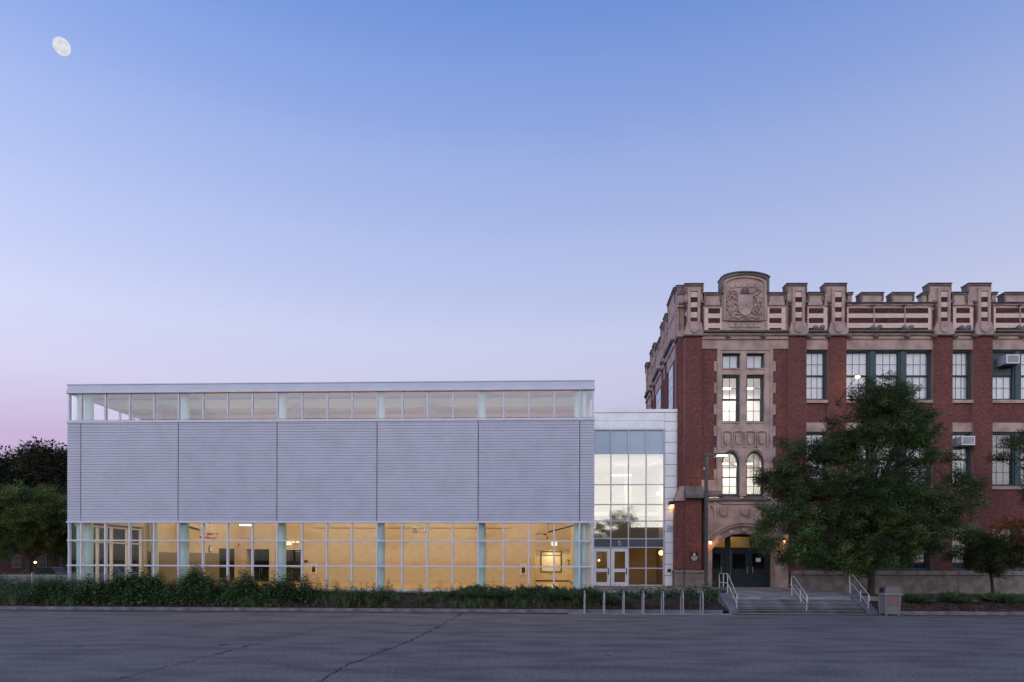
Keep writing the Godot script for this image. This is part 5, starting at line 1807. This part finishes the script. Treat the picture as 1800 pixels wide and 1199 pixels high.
# lobes: [centre, radii, how many clumps]; the crown is leaf clumps in the lobes' outer parts, thinned by noise
func make_tree(called: String, label: String, at: Vector3, trunk: Array, tr: Array, lobes: Array, clump: Mesh, tint: Color, seed_: int, gap := -0.12, group := "", category := "tree", scale_lo := 0.8, scale_hi := 1.3) -> Node3D:
	var r := RandomNumberGenerator.new()
	r.seed = seed_
	var root := thing(called, label, category, at, 0.0, group)
	var st := mk()
	tube(st, trunk, tr, 10, false)
	var fork: Vector3 = trunk[trunk.size() - 1]
	var where := []
	var colors := PackedColorArray()
	var noise := FastNoiseLite.new()
	noise.seed = seed_
	noise.frequency = 0.75
	noise.fractal_octaves = 2
	var r_end: float = tr[tr.size() - 1]
	for lb in lobes:
		var c: Vector3 = lb[0]
		var rad: Vector3 = lb[1]
		var start: Vector3 = fork
		if c.y < fork.y + 0.2:
			start = trunk[maxi(0, trunk.size() - 2)]
		var limb := branch(st, start, c, r_end * 0.6, 0.025, r, 0.2)
		for k in 9:
			var dir := Vector3(r.randfn(), r.randfn() * 0.7, r.randfn()).normalized()
			branch(st, limb[2 + k % 4], c + dir * rad * 0.8, 0.025, 0.006, r, 0.05)
		for k in 14:
			var dir := Vector3(r.randfn(), r.randfn() * 0.8 + 0.25, r.randfn()).normalized()
			var p0 := c + dir * rad * 0.85
			var dd := (dir + Vector3(0, r.randf_range(-0.1, 0.5), 0)).normalized()
			var L := minf(rad.x, rad.y) * r.randf_range(0.35, 0.85)
			for j in 7:
				var sc := lerpf(0.85, 0.35, j / 6.0) * scale_lo
				where.append(Transform3D(Basis(Vector3.UP, r.randf() * TAU).scaled(Vector3.ONE * sc), p0 + dd * L * (j / 6.0)))
				var vv := r.randf_range(0.8, 1.5)
				colors.append(Color(tint.r * vv, tint.g * vv, tint.b * vv))
			tube(st, [p0 - dd * 0.4, p0 + dd * L], [0.008, 0.003], 4, false)
		var n: int = lb[2]
		var lobe_tint := r.randf_range(0.75, 1.35)
		var lobe_warm := r.randf_range(0.85, 1.25)
		# sprays: drooping shoots set with leaf clumps, each of its own tone
		for k in int(n / 13.5):
			var d := Vector3(r.randfn(), r.randfn(), r.randfn()).normalized()
			var p0 := c + d * rad * lerpf(0.15, 0.92, pow(r.randf(), 0.55)) * (1.0 + 0.35 * noise.get_noise_3dv(d * 2.2 + c))
			if noise.get_noise_3dv(p0) < gap:
				continue
			var dd := (d + Vector3(r.randfn(), r.randfn() * 0.5 + 0.25, r.randfn()) * 0.55).normalized()
			var L := r.randf_range(0.35, 0.8) * minf(1.3, rad.length() * 0.5) * (1.0 if scale_lo < 0.85 else 1.3)
			var tone := r.randf_range(0.35, 1.75) * lobe_tint * (1.0 + 0.5 * noise.get_noise_3dv(p0 * 0.7))
			var warm := r.randf_range(0.8, 1.3) * lobe_warm
			for j in 17:
				var t := j / 16.0
				var p := p0 + dd * L * t + Vector3(0, -0.28 * L * t * t, 0) + Vector3(r.randfn(), r.randfn() * 0.6, r.randfn()) * 0.10 * (1.2 - t * 0.7)
				var s := r.randf_range(scale_lo, scale_hi) * (1.05 - 0.5 * t)
				where.append(Transform3D((Basis(Vector3.UP, r.randf() * TAU) * Basis(Vector3.RIGHT, r.randf_range(-0.5, 0.5))).scaled(Vector3.ONE * s), p))
				var v := tone * r.randf_range(0.8, 1.25)
				colors.append(Color(tint.r * v * warm, tint.g * v, tint.b * v))
			tube(st, [p0 - dd * 0.3, p0 + dd * L * 0.9], [0.009, 0.003], 3, false)
	put(root, "trunk", done(st), M.bark)
	copies(root, "crown", clump, M.leaf, where, colors)
	return root

func trees() -> void:
	var fine := leaf_clump(17, 0.32, 0.125, 0.056, 11, 0.6)
	var small := leaf_clump(16, 0.55, 0.17, 0.08, 12, 0.7)
	var big := leaf_clump(18, 1.1, 0.34, 0.17, 13, 0.8)
	# the big tree before the brick school
	var o := Vector3(15.94, 0.5, -33.6)
	var lobes := []
	for q in [[17.5, 9.8, 0.1, 0.8, 1.0, 0.8, 500], [18.4, 8.2, 0.0, 0.9, 1.0, 0.9, 450], [16.3, 9.9, 0.0, 1.1, 1.35, 1.0, 900], [15.2, 8.9, 0.2, 1.3, 1.2, 1.1, 1000], [17.6, 8.9, -0.2, 1.35, 1.3, 1.2, 1100], [16.0, 7.4, 0.3, 1.6, 1.1, 1.4, 700], [18.4, 7.0, 0.0, 1.3, 1.4, 1.2, 800], [14.5, 7.2, 0.2, 1.4, 1.3, 1.3, 1000], [12.6, 6.9, 0.2, 1.4, 1.1, 1.2, 1000], [11.9, 5.7, 0.4, 1.5, 1.0, 1.2, 1500], [13.8, 5.6, 0.5, 1.7, 1.2, 1.6, 1500], [15.9, 5.2, 0.6, 1.8, 1.3, 1.8, 1800], [18.0, 5.2, 0.3, 1.7, 1.3, 1.6, 1500], [19.8, 5.3, 0.0, 1.4, 1.2, 1.2, 1000], [11.8, 3.4, 0.8, 1.5, 0.75, 1.2, 1800], [11.6, 4.4, 0.6, 1.2, 0.7, 1.0, 900], [13.6, 3.8, 0.8, 1.6, 0.9, 1.4, 1400], [15.4, 3.7, 0.9, 1.6, 1.0, 1.5, 1400], [17.4, 4.0, 0.6, 1.6, 0.9, 1.4, 1300], [14.0, 2.7, 0.7, 1.2, 0.6, 1.0, 700], [15.7, 2.8, 0.8, 1.1, 0.6, 1.0, 600], [19.0, 4.0, 0.2, 1.1, 0.8, 1.0, 600], [12.7, 2.6, 0.6, 1.2, 0.55, 0.9, 900], [14.9, 2.1, 0.7, 1.0, 0.5, 0.9, 450], [16.9, 2.7, 0.5, 1.2, 0.6, 1.0, 600], [17.9, 3.2, 0.4, 1.1, 0.6, 1.0, 500]]:
		lobes.append([Vector3(q[0], q[1], -33.6 + float(q[2])) - o, Vector3(q[3], q[4], q[5]), int(float(q[6]) * 1.15)])
	make_tree("shade_tree", "big dark green tree standing before the brick school's facade", o, [Vector3(0, -0.2, 0), Vector3(0.03, 0.8, 0), Vector3(-0.08, 1.9, 0.05), Vector3(-0.02, 3.2, 0.0), Vector3(0.1, 5.0, 0)], [0.20, 0.15, 0.14, 0.12, 0.09], lobes, fine, Color(0.056, 0.096, 0.028), 21, -0.02)
	# a branch of another tree at the right edge
	make_tree("edge_tree", "green tree reaching in at the right edge of the picture", Vector3(24.4, 0.45, -34.5), [Vector3(0, -0.2, 0), Vector3(0.1, 3.0, 0), Vector3(0, 6.0, 0)], [0.15, 0.12, 0.08], [[Vector3(-0.6, 7.0, 0), Vector3(1.3, 1.0, 1.2), 900], [Vector3(0.9, 7.6, 0), Vector3(1.5, 1.3, 1.4), 1000], [Vector3(0.6, 5.6, 0), Vector3(1.1, 0.9, 1.1), 500]], fine, Color(0.06, 0.10, 0.03), 22, -0.05)
	# low dark tree and a rusty one, right
	make_tree("dark_bush_tree", "low dark green bushy tree by the wall near the right edge", Vector3(22.6, 0.45, -35.6), [Vector3(0.4, -0.2, 0), Vector3(0.3, 0.9, 0), Vector3(0.1, 1.7, 0)], [0.09, 0.07, 0.05], [[Vector3(-0.6, 2.5, 0), Vector3(1.2, 0.8, 1.0), 900], [Vector3(0.4, 2.3, 0.2), Vector3(1.1, 0.8, 1.0), 700], [Vector3(-0.2, 1.7, 0.2), Vector3(0.9, 0.5, 0.8), 400]], fine, Color(0.05, 0.075, 0.022), 23, -0.10)
	make_tree("rusty_tree", "small tree with rust-coloured leaves at the right edge", Vector3(24.3, 0.45, -35.2), [Vector3(0.1, -0.2, 0), Vector3(0.0, 0.9, 0), Vector3(0.2, 1.7, 0)], [0.09, 0.07, 0.05], [[Vector3(-0.4, 3.2, 0.1), Vector3(1.1, 0.9, 1.0), 700], [Vector3(0.9, 3.1, 0), Vector3(1.1, 1.0, 1.0), 700], [Vector3(0.0, 2.2, 0.3), Vector3(1.2, 0.7, 1.0), 700], [Vector3(1.1, 1.9, 0.2), Vector3(0.9, 0.6, 0.8), 400]], fine, Color(0.17, 0.075, 0.022), 24, -0.05)
	# left of the gymnasium
	make_tree("forked_tree", "forked tree with spreading olive green crown at far left", Vector3(-34.7, 0.2, -45.0), [Vector3(0, -0.2, 0), Vector3(0.02, 0.8, 0), Vector3(0.0, 1.5, 0), Vector3(0.05, 2.0, 0)], [0.24, 0.19, 0.18, 0.16], [[Vector3(-1.8, 5.0, 0), Vector3(1.8, 1.2, 1.6), 1500], [Vector3(0.2, 5.6, 0.3), Vector3(1.8, 1.3, 1.8), 1700], [Vector3(2.2, 5.0, 0.2), Vector3(1.7, 1.2, 1.6), 1400], [Vector3(-0.4, 4.0, 0.8), Vector3(2.0, 0.8, 1.5), 1200], [Vector3(1.6, 3.7, 0.6), Vector3(1.5, 0.7, 1.2), 800], [Vector3(-2.6, 3.8, 0.4), Vector3(1.5, 0.8, 1.3), 800], [Vector3(-3.4, 5.2, 0.0), Vector3(1.6, 1.1, 1.4), 900], [Vector3(-2.6, 2.9, -1.0), Vector3(1.6, 0.8, 1.0), 700], [Vector3(1.9, 2.8, -1.2), Vector3(1.5, 0.8, 1.0), 700], [Vector3(3.0, 3.6, -0.5), Vector3(1.2, 1.0, 1.0), 600]], fine, Color(0.072, 0.108, 0.020), 31, -0.1, "", "tree", 0.9, 1.5)
	make_tree("tall_dark_tree", "tall dark tree behind the forked tree at the left edge", Vector3(-55.5, 0.2, -66.0), [Vector3(0, -0.2, 0), Vector3(0, 4, 0), Vector3(0, 7, 0)], [0.4, 0.3, 0.2], [[Vector3(-2.5, 9.8, 0), Vector3(3.0, 2.6, 3), 1300], [Vector3(2.2, 9.9, 0), Vector3(2.8, 2.5, 3), 1300], [Vector3(-1, 7, 1), Vector3(4, 2.4, 3), 1200], [Vector3(3, 6, 1), Vector3(3, 2.2, 3), 1000], [Vector3(0, 4.5, 1), Vector3(4, 1.5, 3), 700]], big, Color(0.020, 0.028, 0.011), 32, -0.45)
	make_tree("tall_dark_tree", "tall dark tree close beside the gymnasium's left wall", Vector3(-47.0, 0.2, -64.0), [Vector3(0, -0.2, 0), Vector3(0, 4, 0), Vector3(0, 7, 0)], [0.4, 0.3, 0.2], [[Vector3(0, 10.2, 0), Vector3(2.6, 2.3, 2.6), 1300], [Vector3(-2.2, 8.2, 0), Vector3(2.4, 2.2, 2.6), 1100], [Vector3(1.5, 7.2, 0), Vector3(3, 2.4, 3), 1200], [Vector3(0, 5, 0.5), Vector3(3.5, 1.8, 3), 900]], big, Color(0.022, 0.030, 0.011), 33, -0.45)
	# across the lot
	var k := 0
	var spots := [[10.3, 31.0, 1.0], [13.6, 29.0, 1.2], [21.5, 27.5, 0.95], [-8.0, 40.0, 1.15], [-22.0, 38.0, 1.0], [-38.0, 42.0, 1.25], [-52.0, 36.0, 1.05], [2.0, 44.0, 1.05], [60.0, 30.0, 1.2]]
	var first: Node3D
	var say := ["before the low building's left end", "tallest by the low building's corner", "before the low building's windows", "alone at the lot's middle", "left of the lot's middle", "largest on the lot's far side", "at the lot's outer corner", "behind the camera's spot", "past the low building's far end"]
	for s in spots:
		var lab := "dark round tree across the lot, " + str(say[k])
		var t: Node3D
		if k == 0:
			first = make_tree("lot_tree", lab, Vector3.ZERO, [Vector3(0, -0.2, 0), Vector3(0.1, 2, 0), Vector3(0, 3.6, 0)], [0.22, 0.18, 0.12], [[Vector3(0, 6.8, 0), Vector3(2.0, 1.9, 2.0), 800], [Vector3(-1.1, 5.2, 0.3), Vector3(1.6, 1.3, 1.6), 500], [Vector3(1.1, 4.9, -0.3), Vector3(1.7, 1.3, 1.6), 500]], small, Color(0.035, 0.05, 0.018), 51, -0.1, "trees across the lot")
			t = first
		else:
			t = first.duplicate()
			t.name = numbered("lot_tree")
			add_child(t)
			tag(t, lab, "tree", "trees across the lot")
		t.position = Vector3(s[0], 0, s[1])
		t.rotation.y = k * 1.3
		t.scale = Vector3.ONE * float(s[2])
		k += 1

# ------------------------------------------------------------------ planting in the beds
func weed_mesh(h: float, n: int, ll: float, lw: float, seed_: int) -> Mesh:
	var r := RandomNumberGenerator.new()
	r.seed = seed_
	var st := mk()
	var lean := Vector3(r.randf_range(-0.15, 0.15), 1, r.randf_range(-0.15, 0.15))
	tube(st, [Vector3.ZERO, lean * h * 0.5, lean * h + Vector3(0.04, 0, 0)], [0.006, 0.005, 0.002], 4, false)
	for k in n:
		var t := pow((k + 0.6) / n, 0.8)
		var c := lean * h * t
		var a := k * 2.4 + r.randf() * 0.7
		var d := Vector3(cos(a), r.randf_range(0.1, 0.7), sin(a)).normalized()
		var L := ll * (1.15 - 0.65 * t) * r.randf_range(0.75, 1.2)
		var W := lw * (1.1 - 0.5 * t)
		var s := d.cross(Vector3.UP).normalized()
		var m := c + d * L * 0.5
		var tip := c + d * L + Vector3(0, -L * 0.35, 0)
		tri(st, c, m + s * W * 0.5, m - Vector3(0, W * 0.15, 0))
		tri(st, c, m - Vector3(0, W * 0.15, 0), m - s * W * 0.5)
		tri(st, m + s * W * 0.5, tip, m - Vector3(0, W * 0.15, 0))
		tri(st, m - Vector3(0, W * 0.15, 0), tip, m - s * W * 0.5)
	return done(st)

func juniper_mesh(seed_: int) -> Mesh:
	var r := RandomNumberGenerator.new()
	r.seed = seed_
	var st := mk()
	for k in 26:
		var a := r.randf() * TAU
		var d := Vector3(cos(a), r.randf_range(0.25, 1.1), sin(a)).normalized()
		var L := r.randf_range(0.22, 0.42)
		for j in 6:
			var c := d * L * (j + 1) / 6.0 + Vector3(0, -0.05 * j * j / 36.0, 0)
			for q in 3:
				var e := (d + Vector3(r.randf_range(-0.9, 0.9), r.randf_range(-0.6, 0.6), r.randf_range(-0.9, 0.9))).normalized()
				var s := e.cross(Vector3(r.randf(), r.randf(), r.randf())).normalized()
				tri(st, c - s * 0.009, c + s * 0.009, c + e * 0.075)
	return done(st)

func grass_mesh(seed_: int) -> Mesh:
	var r := RandomNumberGenerator.new()
	r.seed = seed_
	var st := mk()
	for k in 22:
		var a := r.randf() * TAU
		var b := Vector3(cos(a), 0, sin(a))
		var h := r.randf_range(0.2, 0.5)
		var c := b * r.randf() * 0.10
		var s := b.cross(Vector3.UP) * 0.008
		var m := c + Vector3(0, h * 0.6, 0) + b * h * 0.18
		var t := c + Vector3(0, h * 0.9, 0) + b * h * 0.55
		tri(st, c - s, c + s, m + s * 0.7)
		tri(st, c - s, m + s * 0.7, m - s * 0.7)
		tri(st, m - s * 0.7, m + s * 0.7, t)
	return done(st)

func bed_height(x: float, z: float) -> float:
	var zz := -31.02 if x < 2.6 else -33.6
	var rise := 0.76 if x < 2.6 else 0.66
	if x > 14.2:
		zz = -31.45
		rise = 0.46
		return lerpf(0.12, rise, clampf((z + 29.4) / (zz + 29.4), 0.0, 1.0))
	return lerpf(0.12, rise, pow(clampf((z + 29.4) / (zz + 29.4), 0.0, 1.0), 0.75))

func scatter(called: String, meshes: Array, n: int, x0: float, x1: float, z0: float, z1: float, tint: Color, lo: float, hi: float, seed_: int, label: String, taller := false) -> void:
	var r := RandomNumberGenerator.new()
	r.seed = seed_
	var nz := FastNoiseLite.new()
	nz.seed = seed_
	nz.frequency = 0.45
	for mi in meshes.size():
		var where := []
		var colors := PackedColorArray()
		for k in n / meshes.size():
			var x := r.randf_range(x0, x1)
			var z := r.randf_range(z0, z1)
			var keep := nz.get_noise_2d(x, z)
			if keep < -0.25:
				continue
			var s := r.randf_range(lo, hi) * (1.0 + 1.3 * keep)
			if taller:
				s *= lerpf(0.75, 1.1, clampf((x + 24.0) / 6.0, 0.0, 1.0)) if x < -12.0 else lerpf(1.15, 0.55, clampf((x + 12.0) / 8.0, 0.0, 1.0))
			if s < 0.12:
				continue
			where.append(Transform3D(Basis(Vector3.UP, r.randf() * TAU).scaled(Vector3.ONE * s), Vector3(x, bed_height(x, z) - 0.02, z)))
			var v := r.randf_range(0.6, 1.35)
			colors.append(Color(tint.r * v * r.randf_range(0.8, 1.25), tint.g * v, tint.b * v))
		var o := copies(self, called, meshes[mi], M.leaf, where, colors)
		tag(o, label, "plants")

func shrub(called: String, label: String, at: Vector3, mesh: Mesh, n: int, rad: Vector3, tint: Color, seed_: int, group: String) -> void:
	var r := RandomNumberGenerator.new()
	r.seed = seed_
	var root := thing(called, label, "shrub", at, 0.0, group)
	var where := []
	var colors := PackedColorArray()
	for k in n:
		var d := Vector3(r.randfn(), absf(r.randfn()), r.randfn()).normalized() * pow(r.randf(), 0.5)
		var s := r.randf_range(0.7, 1.25)
		where.append(Transform3D(Basis(Vector3.UP, r.randf() * TAU).scaled(Vector3.ONE * s), d * rad))
		var v := r.randf_range(0.6, 1.4)
		colors.append(Color(tint.r * v, tint.g * v, tint.b * v))
	var st := mk()
	for k in 5:
		var a := k * TAU / 5.0
		tube(st, [Vector3(0, -0.1, 0), Vector3(cos(a) * rad.x * 0.5, rad.y * 0.5, sin(a) * rad.z * 0.5)], [0.012, 0.005], 4, false)
	put(root, "stems", done(st), M.bark)
	copies(root, "foliage", mesh, M.leaf, where, colors)

func planting() -> void:
	var weeds := [weed_mesh(0.55, 18, 0.26, 0.13, 1), weed_mesh(0.7, 24, 0.27, 0.10, 2), weed_mesh(0.45, 16, 0.24, 0.15, 3)]
	var grass := [grass_mesh(4), grass_mesh(5)]
	var jun := juniper_mesh(6)
	scatter("undergrowth", weeds, 1500, -24.4, -12.0, -30.9, -29.5, Color(0.078, 0.14, 0.046), 0.5, 1.2, 61, "tangle of tall weeds under the gymnasium's left windows", true)
	scatter("low_undergrowth", weeds, 700, -12.0, 2.4, -30.8, -29.5, Color(0.070, 0.125, 0.042), 0.5, 1.1, 62, "low weeds under the gymnasium's right windows", true)
	scatter("bed_grass", grass, 500, -24.4, 2.4, -30.3, -29.42, Color(0.075, 0.12, 0.04), 0.5, 1.0, 63, "grass tufts along the curb before the gymnasium")
	scatter("corner_grass", grass, 1500, -34.0, -24.0, -33.0, -29.5, Color(0.085, 0.14, 0.045), 0.4, 0.8, 64, "long grass at the far left behind the curb")
	scatter("corner_weeds", weeds, 700, -30.0, -22.0, -33.5, -30.2, Color(0.066, 0.12, 0.042), 0.4, 0.8, 65, "weeds at the far left corner of the gymnasium")
	# single plants that stand out against the glass
	var k := 0
	for q in [[-16.6, 1.30, "first tall weed before the leftmost bare column"], [-13.55, 1.35, "tall weed in front of the storage opening"], [-11.55, 1.25, "tall weed in front of the double doors"], [-10.6, 1.3, "weed with pointed leaves below the left extinguisher cabinet"], [-8.35, 1.0, "low weed right of the left extinguisher cabinet"], [-6.7, 1.25, "spiky weed cluster in the middle of the glass wall"], [-5.4, 1.0, "small weed right of the spiky cluster"], [-4.6, 0.95, "thin weed left of the junipers"], [-19.9, 1.45, "tall bushy weed before the corner glass"], [-18.2, 1.4, "leaning weed right of the corner glass"]]:
		var w := thing("weed_plant", q[2], "plant", Vector3(q[0], bed_height(q[0], -30.4) - 0.02, -30.4), 0.0, "tall weeds before the gym glass")
		for j in 4:
			var a := j * 1.7 + k
			var m := put(w, "stem", weeds[(j + k) % 3], tinted(Color(0.065, 0.13, 0.045)), Vector3(cos(a) * 0.13, 0, sin(a) * 0.12), Basis(Vector3.UP, a).scaled(Vector3.ONE * float(q[1]) * (0.75 + 0.12 * j)))
			m.name = "stem" if j == 0 else "stem_%03d" % j
		k += 1
	var js := ["first juniper from the weeds", "second juniper, under the plain yellow bays", "juniper left of the right extinguisher cabinet", "juniper under the right extinguisher cabinet", "juniper below the lit opening", "juniper at the gymnasium's right corner", "low juniper before the first white door"]
	k = 0
	for x in [-3.0, -1.9, -0.9, 0.1, 1.1, 2.1, 3.0]:
		shrub("juniper", "spreading dark " + js[k], Vector3(x, bed_height(x, -30.3), -30.3 + 0.2 * sin(k * 2.0)), jun, 30, Vector3(0.75, 0.40 if k > 0 else 0.5, 0.55), Color(0.055, 0.10, 0.038), 71 + k, "junipers before the gymnasium")
		k += 1
	var leafy := leaf_clump(20, 0.26, 0.10, 0.05, 15, 0.9)
	k = 0
	var ls := ["left white door", "right white door", "gap between the doors and the side glass", "side glass of the link", "white panel column", "brick corner plinth", "foot of the lamp post"]
	for q in [[3.9, 0.36], [4.8, 0.42], [5.55, 0.40], [6.15, 0.42], [7.0, 0.5], [7.72, 0.62], [8.35, 0.5]]:
		var zq := -32.0
		shrub("leafy_shrub", "small leafy shrub before the " + ls[k], Vector3(q[0], bed_height(q[0], zq), zq + (0.6 if k > 4 else 0.0)), leafy, 60, Vector3(0.30, q[1], 0.30), Color(0.06, 0.11, 0.044), 81 + k, "small shrubs behind the bicycle hoops")
		k += 1
	k = 0
	var rs := ["just right of the litter bin", "in the middle of the right bed, low", "spreading over the right bed's edge", "at the right edge of the bed"]
	for q in [[16.6, 0.18, 0.4], [18.3, 0.26, 0.55], [20.3, 0.26, 0.7], [22.2, 0.34, 0.9]]:
		shrub("bed_juniper", "bright green low juniper " + rs[k], Vector3(q[0], 0.42, -31.1), jun, 42, Vector3(q[2], q[1], 0.6), Color(0.06, 0.10, 0.032), 91 + k, "junipers in the right-hand bed")
		k += 1
	var chip := box_mesh(Vector3(0.07, 0.012, 0.03))
	var cr := RandomNumberGenerator.new()
	cr.seed = 98
	var at := []
	var cols := PackedColorArray()
	for j in 14000:
		var x := cr.randf_range(-24.0, 7.6) if cr.randf() < 0.65 else cr.randf_range(14.4, 26.0)
		var z := cr.randf_range(-33.4 if x > 2.7 and x < 8.0 else -31.2, -29.45)
		if x < -13.0 and cr.randf() < 0.7:
			continue
		at.append(Transform3D(Basis.from_euler(Vector3(cr.randf_range(-0.7, 0.7), cr.randf() * TAU, cr.randf_range(-0.7, 0.7))).scaled(Vector3.ONE * cr.randf_range(0.6, 1.5)), Vector3(x, bed_height(x, z) + cr.randf_range(0.0, 0.03), z)))
		var v := cr.randf_range(0.5, 1.7)
		cols.append(Color(0.080 * v, 0.042 * v * cr.randf_range(0.85, 1.15), 0.030 * v))
	tag(copies(self, "bark_mulch", chip, M.brick, at, cols), "reddish brown bark chips covering the beds behind the curb", "mulch")
	scatter("sparse_weeds", weeds, 90, 14.6, 24.0, -31.2, -29.5, Color(0.04, 0.06, 0.025), 0.25, 0.5, 96, "sparse weeds in the mulch right of the steps")
	scatter("mulch_weeds", weeds, 120, 2.7, 7.8, -31.5, -29.5, Color(0.04, 0.06, 0.025), 0.2, 0.45, 97, "sparse weeds in the mulch behind the bicycle hoops")

func tinted(c: Color) -> StandardMaterial3D:
	var key := "tint %s" % c
	if not M.has(key):
		var m := mat(key, c, 0.6)
		m.backlight_enabled = true
		m.backlight = Color(0.35, 0.35, 0.35)
	return M[key]

# ------------------------------------------------------------------ the moon: its sunlit half, seen past full
func moon() -> void:
	var d := 1400.0
	var at := Vector3(-0.7023, 0.7508, -0.9720) * d + Vector3(0, 2.24, 0)
	var o := Node3D.new()
	o.name = "moon"
	add_child(o)
	o.position = at
	tag(o, "pale gibbous moon high in the blue sky at upper left", "moon")
	var m := mat("moon_glow", Color(0.0, 0.0, 0.0), 1.0)
	m.emission_enabled = true
	m.emission_operator = BaseMaterial3D.EMISSION_OP_MULTIPLY
	m.emission = Color(0.97, 0.97, 1.0)
	m.emission_energy_multiplier = 0.92
	m.emission_texture = noise_tex(0.010, 0.84, 1.0, 77, 3, 256)
	m.uv1_triplanar = true
	m.uv1_scale = Vector3.ONE * 0.03
	var R := 16.3
	var to_cam := -at.normalized()
	var right := to_cam.cross(Vector3.UP).normalized() * -1.0
	var up := right.cross(to_cam) * -1.0
	if up.y < 0:
		up = -up
	# terminator along the image's lower-left to upper-right; the sun side is the upper right... the lit hemisphere's pole
	var side := (right * 0.62 + up * 0.78).normalized()
	var pole := (to_cam * cos(0.45) + side * sin(0.45)).normalized()
	var e1 := pole.cross(to_cam).normalized()
	var e2 := pole.cross(e1)
	var st := mk()
	st.set_smooth_group(0)
	var n := 20
	for i in n:
		for k in 48:
			var P := func(a: int, b: int) -> Vector3:
				var t := PI * 0.5 * a / n
				var f := TAU * b / 48
				return (pole * cos(t) + (e1 * cos(f) + e2 * sin(f)) * sin(t)) * R
			if i == 0:
				tri(st, P.call(0, k), P.call(1, k), P.call(1, k + 1))
			else:
				quad(st, P.call(i, k), P.call(i + 1, k), P.call(i + 1, k + 1), P.call(i, k + 1))
	put(o, "lit_face", done(st), m)
